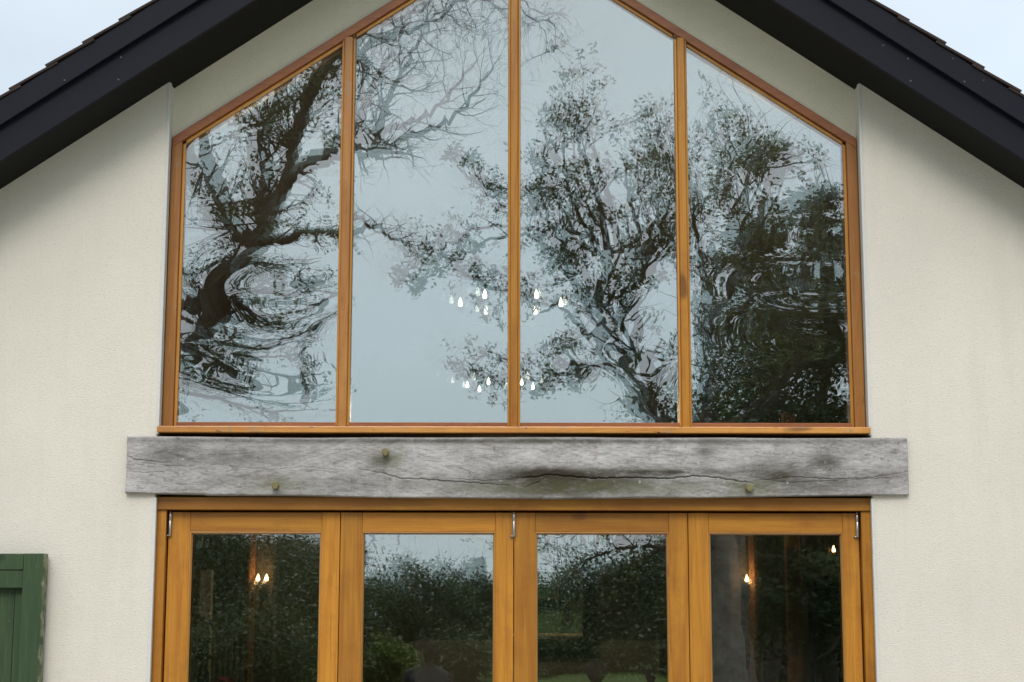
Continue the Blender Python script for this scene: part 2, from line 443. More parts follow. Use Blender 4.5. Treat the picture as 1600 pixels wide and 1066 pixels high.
def mat_emit(name, c, s):
    m = Mat(name); m.done((0.8, 0.8, 0.8), 0.4)
    m.b.inputs['Emission Color'].default_value = (*c, 1); m.b.inputs['Emission Strength'].default_value = s
    return m.m
MAT['bulb'] = mat_emit('lit_bulb', (1.0, 0.88, 0.72), 8)
MAT['bulb_warm'] = mat_emit('lit_bulb_warm', (1.0, 0.62, 0.28), 14)

# ------------------------------------------------------------------ setting
bm = BM()
g = bmesh.ops.create_grid(bm, x_segments=40, y_segments=40, size=350)
lawn = obj('lawn', bm, MAT['grass']); tag(lawn, kind='structure')

bm = BM(); box(bm, -9, 9, -10.2, -0.002, -0.2, 0.012)
m = Mat('pale_stone_paving'); br = m.n.new('ShaderNodeTexBrick'); m.l.new(m.coord((1, 1, 1)), br.inputs['Vector'])
br.inputs['Scale'].default_value = 2.0; br.inputs['Color1'].default_value = (0.36, 0.33, 0.28, 1); br.inputs['Color2'].default_value = (0.30, 0.275, 0.235, 1); br.inputs['Mortar'].default_value = (0.2, 0.19, 0.17, 1)
bounce_patio = obj('bounce_patio', bm, m.done(br.outputs[0], 0.85)); tag(bounce_patio, kind='structure')  # unseen paving added to bounce neutral light up the wall
# ------------------------------------------------------------------ the house
house = empty('house', (0, 0, 0), 'cream rendered gabled house with orange timber glazing and black roof edge', 'house')
SL = 0.677                                                   # slope of the roof
def s(x): return 4.455 + SL * (1.86 - abs(x))               # underside of the roof
EAVE = 4.7
HW = 1.860                                                   # half width of the recess

def wall_piece(poly, y0, y1, mat, bev=0.006):
    b = BM(); prism(b, poly, y0, y1, bev, 2)
    return obj('wall', b, mat, house)
for sg in (-1, 1):
    poly = [(sg * HW, -0.02), (sg * EAVE, -0.02), (sg * EAVE, s(EAVE) + 0.03), (sg * HW, s(HW) + 0.03)]
    wall_piece(poly if sg > 0 else poly[::-1], 0.0, 0.30, MAT['plaster'])
    # narrow moulded corner strip at the edge of the recess
    b = BM(); box(b, sg * HW - 0.009, sg * HW + 0.009, -0.003, 0.028, 2.546, s(HW) - 0.005, 0.004, 2)
    obj('corner_bead', b, MAT['corner'], house)
    b = BM(); box(b, sg * HW - 0.009, sg * HW + 0.009, -0.003, 0.028, 0.0, 2.218, 0.004, 2)
    obj('corner_bead', b, MAT['corner'], house)
def fr(x): return 4.173 + 0.66 * (1.855 - abs(x))            # outer line of the raking frame
for sg in (-1, 1):
    poly = [(sg * 1.9, fr(1.9) + 0.004), (0, fr(0) + 0.004), (0, s(0) + 0.03), (sg * 1.9, s(1.9) + 0.03)]
    o = wall_piece(poly if sg > 0 else poly[::-1], 0.12 , 0.30, MAT['plaster_gable'])
b = BM(); box(b, -1.9, 1.9, 0.13, 0.30, 2.226, 2.546); obj('lintel', b, MAT['in_ceiling'], house)  # unseen infill behind the beam, put in to block light

# roof: slab, soffit boards, barge boards, verge tiles
roof = None
def band(lo, hi, x_in, x_out, sg):
    return [(sg * x_in, s(x_in) + lo), (sg * x_out, s(x_out) + lo), (sg * x_out, s(x_out) + hi), (sg * x_in, s(x_in) + hi)]
b = BM()
for sg in (-1, 1):
    prism(b, band(0.03, 0.318, 0.0, EAVE + 0.35, sg), -0.30, 12.3)
roof = obj('roof', b, MAT['soffit'], house)
for sg in (-1, 1):
    b = BM(); prism(b, band(0.0, 0.027, 0.0, EAVE + 0.35, sg), -0.31, 0.30); obj('soffit', b, MAT['soffit'], house)
    b = BM(); prism(b, band(-0.004, 0.190, 0.0, EAVE + 0.4, sg), -0.335, -0.312, 0.003); obj('barge_board', b, MAT['barge'], house)
    b = BM(); prism(b, band(0.182, 0.322, 0.0, EAVE + 0.4, sg), -0.365, -0.337, 0.003); obj('barge_board', b, MAT['barge'], house)
for sg in (-1, 1):
    for k in range(16):
        for off, yy in ((0.035, -0.3365), (0.15, -0.3365), (0.205, -0.3665)):
            if (k * 7 + int(off * 100)) % 3: continue
            x = 0.3 + k * 0.29 + 0.02 * math.sin(k * 3 + off * 50)
            b = BM(); bmesh.ops.create_cone(b, cap_ends=True, segments=8, radius1=0.005, radius2=0.004, depth=0.003, matrix=Matrix.Translation((sg * x, yy, s(x) + off)) @ Matrix.Rotation(R(90), 4, 'X'))
            obj('nail', b, MAT['steel_dull'], house)
# plain tiles
ang = math.atan(SL); cs, sn = math.cos(ang), math.sin(ang)
rnd = random.Random(4)
tile_meshes = {}
for sg in (-1, 1):
    vs_ = []
    for k in range(3):
        b = BM()
        # local: x along the slope downwards, z normal to it
        L, wd, th = 0.285, 0.163, 0.014
        box(b, -L, 0, 0, wd, 0, th, 0.002)
        for v in b.verts:
            v.co.z += 0.016 * (v.co.x + L) / L + rnd.uniform(-0.0015, 0.0015) - 0.012
        me = bpy.data.meshes.new('tile'); b.to_mesh(me); b.free(); me.materials.append(MAT['tile']); vs_.append(me)
    tile_meshes[sg] = vs_
gauge = 0.225
for sg in (-1, 1):
    for col in range(3):
        for row in range(1, 26):
            dd = gauge * row + rnd.uniform(-0.006, 0.006)
            x = dd * cs; z = s(x) + 0.334
            o = bpy.data.objects.new('tile', tile_meshes[sg][rnd.randrange(3)])
            y = -0.375 + col * 0.167 + rnd.uniform(-0.003, 0.003)
            X = Vector((sg * cs, 0, -sn)); Yv = Vector((0, 1, 0)); Zv = Vector((sg * sn, 0, cs))
            mat = Matrix.Identity(4)
            for i in range(3):
                mat[i][0] = X[i]; mat[i][1] = Yv[i]; mat[i][2] = Zv[i]
            mat.translation = Vector((sg * x, y, z))
            o.matrix_world = mat
            link(o, roof)
b = BM(); prism(b, [(-0.14, s(0.14) + 0.36), (0, s(0) + 0.39), (0.14, s(0.14) + 0.36), (0.1, s(0.1) + 0.40), (0, s(0) + 0.43), (-0.1, s(0.1) + 0.40)], -0.37, 12.3)
obj('ridge', b, MAT['tile'], roof)
for sg in (-1, 1):
    b = BM(); prism(b, band(0.322, 0.345, 0.0, EAVE + 0.38, sg), 0.13, 12.3); obj('roof_covering', b, MAT['tile'], roof)

# side and back walls of the house
for sg in (-1, 1):
    b = BM(); box(b, sg * EAVE - 0.15 - 0.14, sg * EAVE - 0.01 if sg > 0 else sg * EAVE + 0.15, 0.30, 12.0, -0.02, s(EAVE) + 0.03)
    if sg < 0:
        b.free(); b = BM(); box(b, sg * EAVE + 0.01, sg * EAVE + 0.29, 0.30, 12.0, -0.02, s(EAVE) + 0.03)
    obj('wall', b, MAT['plaster'], house)
b = BM(); prism(b, [(-EAVE, -0.02), (EAVE, -0.02), (EAVE, s(EAVE) + 0.03), (0, s(0) + 0.03), (-EAVE, s(EAVE) + 0.03)], 12.0, 12.28)
obj('wall', b, MAT['plaster'], house)

# ---- gable window: frame, mullions, glass
FY0, FY1 = 0.092, 0.20
win = empty('gable_window', (0, 0.12, 2.6), None, None); win.parent = house
def wpiece(name, poly, y0, y1, mat, bev=0.003, parent=win):
    b = BM(); prism(b, poly, y0, y1, bev); return obj(name, b, mat, parent)
SILL_TOP = 2.594
def gl(x): return 4.133 + 0.662 * (1.797 - abs(x))           # top line of the glass
for sg in (-1, 1):
    q = [(sg * 1.855, SILL_TOP), (sg * 1.800, SILL_TOP), (sg * 1.800, gl(1.80) + 0.024), (sg * 1.855, gl(1.855) + 0.022)]
    wpiece('jamb', q, FY0, FY1, MAT['red_z' if sg > 0 else 'red_z'])
    # stepped inner bead of the jamb
    q = [(sg * 1.799, SILL_TOP + 0.001), (sg * 1.782, SILL_TOP + 0.001), (sg * 1.782, gl(1.782) + 0.006), (sg * 1.799, gl(1.799) + 0.006)]
    wpiece('glazing_bead', q, FY0 + 0.022, FY1, MAT['bead'], 0.002)
    q = [(sg * 1.855, gl(1.855) + 0.022 + 0.001), (0.0, gl(0) + 0.022), (0.0, fr(0)), (sg * 1.855, fr(1.855))]
    wpiece('raking_frame', q, FY0 + 0.001, FY1, MAT['rake'])
    for xa, xb in ((1.782, 0.944), (0.868, 0.034)):
        q = [(sg * xa, gl(xa)), (sg * xb, gl(xb)), (sg * xb, gl(xb) + 0.021), (sg * xa, gl(xa) + 0.021)]
        wpiece('glazing_bead', q, FY0 + 0.020, FY1, MAT['bead'], 0.002)
for i, (cx, hw) in enumerate(((-0.906, 0.036), (0.0, 0.033), (0.908, 0.033))):
    top = gl(cx) + 0.018
    wpiece('mullion', [(cx - hw + 0.012, SILL_TOP - 0.01), (cx + hw - 0.012, SILL_TOP - 0.01), (cx + hw - 0.012, top), (cx - hw + 0.012, top)], FY0 - 0.012, FY1, MAT['oak_z'] if i else MAT['red_z'], 0.004)
    for sg in (-1, 1):
        a_, b__ = cx + sg * hw, cx + sg * (hw - 0.0115)
        wpiece('glazing_bead', [(a_, SILL_TOP + 0.008), (b__, SILL_TOP + 0.008), (b__, top - 0.005), (a_, top - 0.005)], FY0 + 0.006, FY1, MAT['bead'], 0.002)
# bottom rail and projecting sill
wpiece('bottom_rail', [(-1.782, SILL_TOP + 0.002), (1.782, SILL_TOP + 0.002), (1.782, 2.622), (-1.782, 2.622)], FY0 + 0.012, FY1, MAT['rake'], 0.003)
b = BM()
box(b, -1.856, 1.856, -0.03, 0.205, 2.553, 2.586, 0.005, 2)
for v in b.verts:
    if v.co.z > 2.57: v.co.z += max(0, (v.co.y + 0.03)) * 0.05
obj('sill', b, MAT['sill'], win)

rng = np.random.RandomState(7)
def pane(name, x0, x1, zb, topf, yo, gap, hf_out, hf_in, parent, step=0.016):
    """sealed double glazing: outer and inner leaf of one closed unit, each with its own slight waviness"""
    nx = max(4, int((x1 - x0) / step)); H = max(topf(x0), topf(x1)) - zb; nzz = max(4, int(H / step))
    U, V = np.meshgrid(np.linspace(0, 1, nx + 1), np.linspace(0, 1, nzz + 1))
    X = x0 + (x1 - x0) * U
    T = topf(x0) + (topf(x1) - topf(x0)) * U
    Z = zb + (T - zb) * V
    Yo = yo + hf_out(X, Z); Yi = yo + gap + hf_in(X, Z)
    vo = np.stack([X, Yo, Z], -1).reshape(-1, 3); vi = np.stack([X, Yi, Z], -1).reshape(-1, 3)
    n1 = nx + 1
    i, j = np.meshgrid(np.arange(nx), np.arange(nzz))
    a = (j * n1 + i).ravel()
    fo = np.stack([a, a + 1, a + n1 + 1, a + n1], -1); N = len(vo)
    fi = fo[:, ::-1] + N
    def side(idx, flip):
        f_ = np.stack([idx[:-1], idx[:-1] + N, idx[1:] + N, idx[1:]], -1)
        return f_[:, ::-1] if flip else f_
    bot = np.arange(nx + 1); top = nzz * n1 + np.arange(nx + 1)
    lef = np.arange(nzz + 1) * n1; rig = lef + nx
    faces = np.concatenate([fo, fi, side(bot, False), side(top, True), side(lef, True), side(rig, False)])
    both = np.concatenate([vo, vi]); faces[2 * len(fo):] += 2 * N
    o = np_mesh(name, np.concatenate([both, both]), faces, [MAT['glass_out'], MAT['glass_in'], MAT['spacer']], parent, True)
    mi = np.zeros(len(faces), dtype=np.int32); mi[len(fo):2 * len(fo)] = 1; mi[2 * len(fo):] = 2
    o.data.polygons.foreach_set('material_index', mi)
    sm = np.ones(len(faces), dtype=bool); sm[2 * len(fo):] = False
    o.data.polygons.foreach_set('use_smooth', sm)
    return o

def waves(seed, n, lam, slope, aspect=1.0):
    """sum of random shallow ripples with a given typical slope"""
    r = np.random.RandomState(seed); W = []
    for _ in range(n):
        l = lam * r.uniform(0.6, 1.7); th = r.uniform(0, math.pi)
        kx, kz = 2 * math.pi / l * math.cos(th) / aspect, 2 * math.pi / l * math.sin(th)
        k = math.hypot(kx, kz); W.append((kx, kz, r.uniform(0, 6.28), slope / k / math.sqrt(n) * 1.4))
    return lambda X, Z: sum(a * np.sin(kx * X + kz * Z + p) for kx, kz, p, a in W)
def gauss(cx, cz, sx, sz, a):
    return lambda X, Z: a * np.exp(-((X - cx) / sx) ** 2 - ((Z - cz) / sz) ** 2)
def env(fn, cx, cz, sx, sz):
    g_ = gauss(cx, cz, sx, sz, 1.0)
    return lambda X, Z: fn(X, Z) * g_(X, Z)
def tilt(tx, tz, cx, cz): return lambda X, Z: tx * (X - cx) + tz * (Z - cz)
def add(*fs): return lambda X, Z: sum(f(X, Z) for f in fs)
def edge(x0, x1, zb, a, d=0.06):
    return lambda X, Z: a * (np.exp(-(X - x0) / d) + np.exp(-(x1 - X) / d) + np.exp(-(Z - zb) / d))
# arcs: ripples on circles round a centre
def rings(cx, cz, lam, slope, sx, sz, ex=1.0):
    def f(X, Z):
        r = np.sqrt(((X - cx) / ex) ** 2 + (Z - cz) ** 2)
        return slope * lam / 6.283 * np.sin(6.283 * r / lam) * np.exp(-((X - cx) / sx) ** 2 - ((Z - cz) / sz) ** 2)
    return f

def arcs(cx, cz, lam, slope, zc, sz):
    """smile shaped ripples: circles round a centre above, strongest about height zc"""
    def f(X, Z):
        r_ = np.sqrt(((X - cx) / 1.05) ** 2 + (Z - cz) ** 2)
        ph = 6.283 * r_ / lam + 0.8 * np.sin(3.0 * X + 1.0) + 0.9 * np.sin(7 * Z + 2 * X) + 0.15 * np.sin(31 * Z + 5 * X) * np.sin(4 * X + 9 * Z)
        return slope * lam / 6.283 * np.sin(ph) * np.exp(-((Z - zc) / sz) ** 2)
    return f
def bands(lam, slope, lean, ph0):
    def f(X, Z):
        ph = 6.283 * (Z + lean * 0.25 * (X - 1.4) ** 2) / lam + ph0 + 0.5 * np.sin(4 * X) + 0.3 * np.sin(9 * Z + 2 * X)
        return slope * lam / 6.283 * np.sin(ph)
    return f
GY = 0.122
pane('glass_pane', -1.781, -0.941, 2.623, gl, GY, 0.022,
     add(waves(1, 6, 0.7, 0.0014), gauss(-1.34, 3.24, 0.50, 0.20, 0.0036), arcs(-1.30, 3.75, 0.36, 0.032, 3.00, 0.30), waves(11, 6, 0.3, 0.0007, 3.0), edge(-1.781, -0.941, 2.623, 0.0003)),
     add(waves(2, 6, 0.7, 0.0013), tilt(0.004, 0.0025, -1.36, 3.3), gauss(-1.30, 3.3, 0.50, 0.22, 0.0028), arcs(-1.36, 3.95, 0.46, 0.014, 3.0, 0.36), edge(-1.781, -0.941, 2.623, -0.0003)), win)
pane('glass_pane', -0.869, -0.034, 2.623, gl, GY, 0.022,
     add(waves(3, 6, 0.9, 0.0006), waves(13, 5, 0.25, 0.0004), edge(-0.869, -0.034, 2.623, 0.00012, 0.04)),
     add(waves(4, 6, 0.9, 0.0008), tilt(0.0085, -0.0045, -0.45, 3.6), edge(-0.869, -0.034, 2.623, -0.00012, 0.04)), win)
pane('glass_pane', 0.034, 0.874, 2.623, gl, GY, 0.022,
     add(waves(5, 6, 0.8, 0.0008), env(waves(15, 6, 0.22, 0.0045, 1.3), 0.65, 2.95, 0.35, 0.26), edge(0.034, 0.874, 2.623, 0.00012, 0.04)),
     add(waves(6, 6, 0.8, 0.0009), tilt(-0.0055, -0.0035, 0.45, 3.6), env(waves(16, 6, 0.25, 0.003), 0.65, 2.95, 0.35, 0.26)), win)
pane('glass_pane', 0.942, 1.781, 2.623, gl, GY, 0.022,
     add(waves(7, 6, 0.7, 0.0016), env(bands(0.30, 0.034, -0.45, 0.4), 1.60, 3.27, 0.36, 0.26), gauss(1.36, 3.10, 0.5, 0.24, 0.0022), edge(0.942, 1.781, 2.623, 0.00020)),
     add(waves(8, 6, 0.7, 0.0015), tilt(-0.0045, 0.004, 1.36, 3.2), env(bands(0.38, 0.016, -0.4, 1.2), 1.62, 3.25, 0.36, 0.28)), win)

# ---- oak beam with splits
def build_beam():
    x0, x1, z0, z1, yf, yb = -2.008, 2.043, 2.233, 2.534, -0.026, 0.128
    nx, nzz = 900, 110
    X, Z = np.meshgrid(np.linspace(x0, x1, nx + 1), np.linspace(z0, z1, nzz + 1))
    r = np.random.RandomState(3)
    Y = np.full_like(X, yf)
    for lam, a in ((0.9, 0.0035), (0.3, 0.0015), (0.08, 0.0005)):
        for _ in range(5):
            l = lam * r.uniform(0.6, 1.6)
            Y += a * 0.5 * np.sin(2 * math.pi * X / l + r.uniform(0, 6)) * np.sin(2 * math.pi * Z / (l * 0.35) + r.uniform(0, 6))
    def px(pts):
        q = [P(a, b, -0.026) for a, b in pts]; return np.array([p[0] for p in q]), np.array([p[1] for p in q])
    cracks = [([(559, 730), (600, 737), (625, 744), (660, 745), (700, 748), (754, 751), (800, 754)], 0.0135, 0.0015),
              ([(799, 742), (835, 741), (857, 737), (890, 740), (930, 743), (990, 742), (1040, 744), (1087, 740), (1122, 743), (1150, 748), (1177, 752)], 0.0216, 0.0022),
              ([(700, 744), (760, 747), (800, 744), (840, 741)], 0.0081, 0.0012),
              ([(1186, 748), (1240, 743), (1300, 747), (1352, 746), (1417, 737)], 0.0108, 0.0014),
              ([(1150, 738), (1230, 752), (1330, 749), (1417, 744)], 0.0081, 0.0012),
              ([(820, 756), (845, 746), (860, 738)], 0.0108, 0.0015),
              ([(194, 711), (210, 719), (235, 721), (262, 724)], 0.0108, 0.0013),
              ([(300, 722), (360, 728), (420, 733), (480, 728), (540, 734)], 0.0040, 0.0011),
              ([(198, 739), (225, 741), (262, 738)], 0.0054, 0.0011)]
    for pts, depth, wdt in cracks:
        cx, cz = px(pts)
        mask = (X > cx[0]) & (X < cx[-1])
        zc = np.interp(X, cx, cz) + 0.0015 * np.sin(X * 90) + 0.001 * np.sin(X * 233)
        t = (X - cx[0]) / (cx[-1] - cx[0])
        prof = np.clip(np.sin(np.clip(t, 0, 1) * math.pi), 0, 1) ** 0.4
        Y += np.where(mask, depth * prof * np.exp(-((Z - zc) / wdt) ** 2), 0)
    # round the arrises a little, unevenly
    for zz, sg in ((z0, 1), (z1, -1)):
        d = (Z - zz) * sg
        rr = 0.008 + 0.003 * np.sin(X * 3.1) + 0.002 * np.sin(X * 11)
        Y += np.where(d < rr, (rr - np.sqrt(np.clip(rr * rr - (rr - d) ** 2, 0, None))), 0)
    Zs = Z + (np.sin(X * 2.2 + 1) * 0.003 + np.sin(X * 7) * 0.0012) * (Z - (z0 + z1) / 2) / 0.15 + np.where(Z < (z0 + z1) / 2, 0.004 * (X < -1.6) , 0)
    # the beam sags very slightly in its middle
    Zs = Zs - (0.006 + 0.012 * (z1 - Z) / (z1 - z0)) * np.cos(X / 2.05 * math.pi / 2)
    n1 = nx + 1
    vo = np.stack([X, Y, Zs], -1).reshape(-1, 3); N = len(vo)
    i, j = np.meshgrid(np.arange(nx), np.arange(nzz)); a = (j * n1 + i).ravel()
    faces = [np.stack([a, a + 1, a + n1 + 1, a + n1], -1)]
    back = vo.copy(); back[:, 1] = yb
    rim = [np.arange(nx + 1), nzz * n1 + np.arange(nx + 1), np.arange(nzz + 1) * n1, np.arange(nzz + 1) * n1 + nx]
    for idx, fl in zip(rim, (False, True, True, False)):
        f_ = np.stack([idx[:-1], idx[:-1] + N, idx[1:] + N, idx[1:]], -1); faces.append(f_[:, ::-1] if fl else f_)
    o = np_mesh('beam', np.concatenate([vo, back]), np.concatenate(faces), MAT['beam'], house, True)
    o['label'] = 'weathered grey split oak beam'
    for (a_, b_) in ((602, 707), (430, 760), (1171, 762)):
        x, z = P(a_, b_, -0.05)
        bb = BM()
        bb2 = [(x + 0.020 * math.cos(k * math.pi / 4 + 0.3) * rnd.uniform(0.85, 1.1), z + 0.022 * math.sin(k * math.pi / 4 + 0.3) * rnd.uniform(0.85, 1.1)) for k in range(8)]
        prism(bb, bb2, -0.075 , 0.0, 0.003)
        obj('peg', bb, MAT['peg'], o)
build_beam()

# ---- folding doors
doors = empty('door_frame', (0, 0.1, 0), None, None); doors.parent = house
b = BM(); box(b, -1.856, 1.856, 0.03, 0.20, 2.156, 2.222, 0.004, 2); obj('door_head', b, MAT['oak_x'], doors)
b = BM(); box(b, -1.80, 1.80, 0.145, 0.19, 2.09, 2.1555, 0.003); obj('light_stop', b, MAT['oak_x'], doors)  # strip added behind the leaves to close a light leak under the head
b = BM(); box(b, -1.856, 1.856, 0.06, 0.19, 0.0, 0.04, 0.004); obj('threshold', b, MAT['oak_x'], doors)
for sg in (-1, 1):
    xa, xb = (sg * 1.857, sg * 1.806)
    b = BM(); box(b, min(xa, xb), max(xa, xb), 0.045, 0.20, 0.041, 2.155, 0.004, 2); obj('jamb', b, MAT['oak_z'], doors)
leafs = [(-1.798, -0.9055, -1.676, -1.010), (-0.9015, -0.002, -0.778, -0.107), (0.002, 0.906, 0.124, 0.796), (0.910, 1.798, 1.026, 1.703)]
DT, DG = 2.146, 2.034
for i, (x0, x1, g0, g1) in enumerate(leafs):
    d = empty('folding_door', ((x0 + x1) / 2, 0.1, 0.05), None, None); d.parent = house
    Y0, Y1 = 0.078, 0.138
    def pc(name, a0, a1, c0, c1, y0, y1, mt, bev=0.002):
        bb = BM(); box(bb, a0, a1, y0, y1, c0, c1, bev); return obj(name, bb, mt, d)
    pc('stile', x0, g0 - 0.011, 0.05, DT, Y0, Y1, MAT['oak_z'])
    pc('stile', g1 + 0.011, x1, 0.05, DT, Y0, Y1, MAT['oak_z'])
    pc('top_rail', g0 - 0.0105, g1 + 0.0105, DG + 0.011, DT - 0.0005, Y0 + 0.0015, Y1, MAT['oak_x'])
    pc('bottom_rail', g0 - 0.0105, g1 + 0.0105, 0.05, 0.26, Y0 + 0.0015, Y1, MAT['oak_x'])
    # moulding round the glass
    bb = BM()
    ring_o = [(g0 - 0.0105, 0.262), (g1 + 0.0105, 0.262), (g1 + 0.0105, DG + 0.0105), (g0 - 0.0105, DG + 0.0105)]
    def ring(dd): return [(g0 - 0.0105 + dd, 0.262 + dd), (g1 + 0.0105 - dd, 0.262 + dd), (g1 + 0.0105 - dd, DG + 0.0105 - dd), (g0 - 0.0105 + dd, DG + 0.0105 - dd)]
    levels = [(0.0, Y0 + 0.002), (0.003, Y0 + 0.0005), (0.006, Y0 + 0.004), (0.011, Y0 + 0.020), (0.011, Y1)]
    rr = [[bb.verts.new((x, y, z)) for x, z in ring(dd)] for dd, y in levels]
    for a, c in zip(rr, rr[1:]):
        for k in range(4): bb.faces.new((a[k], a[(k + 1) % 4], c[(k + 1) % 4], c[k]))
    obj('glazing_bead', bb, MAT['bead'], d)
    top = lambda x: DG - 0.0005
    sd = 30 + i
    amp = (0.6, 0.6, 0.8, 0.4)[i]
    pane('glass_pane', g0 + 0.0005, g1 - 0.0005, 0.2735, top, 0.104, 0.020,
         add(waves(sd, 6, 0.5, 0.0012 * amp), waves(sd + 10, 5, 0.16, 0.0006 * amp), edge(g0, g1, 0.2, 0.00016, 0.03), lambda X, Z: 0.0003 * np.exp(-(DG - Z) / 0.035)),
         add(waves(sd + 20, 6, 0.5, 0.0013 * amp), tilt(0.004 * (-1) ** i, 0.003, (g0 + g1) / 2, 1.3), edge(g0, g1, 0.2, -0.00016, 0.03), lambda X, Z: -0.0003 * np.exp(-(DG - Z) / 0.04)), d, 0.02)
    # interleaf hinge knuckles: on the jamb sides and at the middle meeting line
    hx = {0: -1.789, 2: 0.001, 3: 1.789}.get(i)
    if hx is not None:
        bb = BM()
        lathe(bb, [(0.0062, 2.020), (0.008, 2.023), (0.008, 2.099), (0.0072, 2.1), (0.008, 2.101), (0.008, 2.135), (0.0062, 2.138)], hx, 0.066, 0, 14)
        lathe(bb, [(0.003, 2.138), (0.003, 2.152)], hx, 0.066, 0, 8)
        tube_ring(bb, [(hx - 0.018, 0.07, 2.022), (hx - 0.004, 0.066, 2.024)], 0.005, 8)
        obj('hinge', bb, MAT['steel'], d, True)

# ---- green shutter on the left
shut = empty('shutter', (-2.9, 0, 0.6), None, None); shut.parent = house; shut['label'] = 'green painted plank shutter with flaking edge'
SX1, SX0, ST, SB = -2.391, -3.25, 1.924, 0.55
def sh(name, a0, a1, c0, c1, y0, y1, bev=0.003):
    bb = BM(); box(bb, a0, a1, y0, y1, c0, c1, bev, 2); return obj(name, bb, MAT['green'], shut)
sh('stile', SX1 - 0.108, SX1, SB, ST, -0.088, -0.022); sh('stile', SX0, SX0 + 0.108, SB, ST, -0.088, -0.022)
sh('rail', SX0 + 0.109, SX1 - 0.109, 1.842, ST - 0.001, -0.087, -0.022)
sh('rail', SX0 + 0.109, SX1 - 0.109, 1.750, 1.838, -0.082, -0.022); sh('rail', SX0 + 0.109, SX1 - 0.109, SB, SB + 0.13, -0.065, -0.022)
xx = SX0 + 0.09; k = 0
edges = [SX1 - 0.158 - 0.118 * j for j in range(6)]
bounds = [SX1 - 0.085] + [e for e in edges if e > SX0 + 0.12] + [SX0 + 0.085]
for a, c in zip(bounds, bounds[1:]):
    k += 1
    sh('plank', c + 0.0015, a - 0.0015, SB + 0.02, 1.80, -0.036 - 0.006 * (k % 2), -0.012)
for hz in (0.8, 1.6):
    bb = BM(); box(bb, SX1 - 0.5, SX1 - 0.45, -0.012, 0.004, hz, hz + 0.1); obj('bracket', bb, MAT['iron'], shut)

# ---- interior shell
b = BM(); box(b, -4.38, 4.38, 0.305, 11.98, -0.01, 0.03); obj('interior_floor', b, MAT['in_floor'], house)
for sg in (-1, 1):
    b = BM(); box(b, sg * 3.4 - 0.05, sg * 3.4 + 0.05, 0.302, 11.99, 0.031, s(3.4)); obj('interior_wall', b, MAT['in_wall'], house)
    b = BM(); prism(b, band(-0.03, 0.02, 0.0, 3.34, sg), 0.302, 11.98); obj('ceiling', b, MAT['in_ceiling'], house)
b = BM(); box(b, -3.34, 3.34, 11.2, 11.3, 0.031, 5.5); obj('interior_wall', b, MAT['in_wall'], house)
# inner face of the front wall, set apart from the render
for sg in (-1, 1):
    b = BM(); box(b, min(sg * 1.9, sg * 3.34), max(sg * 1.9, sg * 3.34), 0.303, 0.33, 0.031, 4.3); obj('interior_wall', b, MAT['in_wall'], house)
# chimney breast with the mirror, timber posts
b = BM(); box(b, -0.75, 1.12, 4.25, 5.0, 0.031, 2.7, 0.01); obj('chimney_breast', b, MAT['in_wall'], house)
for x, xs in ((-1.86, -1), (1.70, 1)):
    b = BM(); box(b, x - 0.02, x + 0.02, 3.38, 3.56, 0.031, 2.36, 0.006, 2); obj('post', b, MAT['post'], house)
    b = BM(); box(b, x + 0.021 if xs < 0 else x - 0.15, x + 0.15 if xs < 0 else x - 0.021, 3.43, 3.55, 0.031, 2.36, 0.004); obj('added_pier', b, MAT['in_ceiling'], house)  # added dark backing; the narrow post is shaped as the strip the sconce lights
b = BM(); box(b, -2.78, -2.62, 5.0, 5.12, 0.031, 2.6, 0.008); obj('post', b, MAT['post'], house)
b = BM(); box(b, 2.11, 2.21, 4.35, 4.5, 0.031, 3.2, 0.008); obj('post', b, MAT['post'], house)
b = BM(); box(b, -3.3, 3.3, 3.38, 3.60, 2.362, 2.56, 0.01); obj('tie_beam', b, MAT['in_ceiling'], house)
b = BM(); box(b, -2.62, -2.52, 5.5, 5.6, 0.95, 2.0, 0.003); obj('pale_panel', b, MAT['in_pale'], house)

# staircase with slatted balustrade
st = empty('staircase', (-2.8, 5.2, 0.03), 'grey slatted staircase balustrade inside the first glass door from the left', 'staircase')
def stz(x): return 1.30 + (-1.98 - x) * 0.52
x = -3.3; first = None
while x < -2.0:
    bb = BM(); box(bb, x - 0.011, x + 0.011, 5.2, 5.225, 0.03, stz(x) - 0.02, 0.002)
    obj('baluster', bb, MAT['in_pale'], st); x += 0.048
bb = BM(); prism(bb, [(-3.32, stz(-3.32) - 0.02), (-1.98, stz(-1.98) - 0.02), (-1.98, stz(-1.98) + 0.03), (-3.32, stz(-3.32) + 0.03)], 5.18, 5.245, 0.005)
obj('handrail', bb, MAT['post'], st)
for k in range(6):
    xs = -2.1 - k * 0.2
    bb = BM(); box(bb, xs - 0.2, xs, 5.25, 6.1, 0.03, 0.18 + 0.17 * k, 0.004); obj('step', bb, MAT['post'], st)

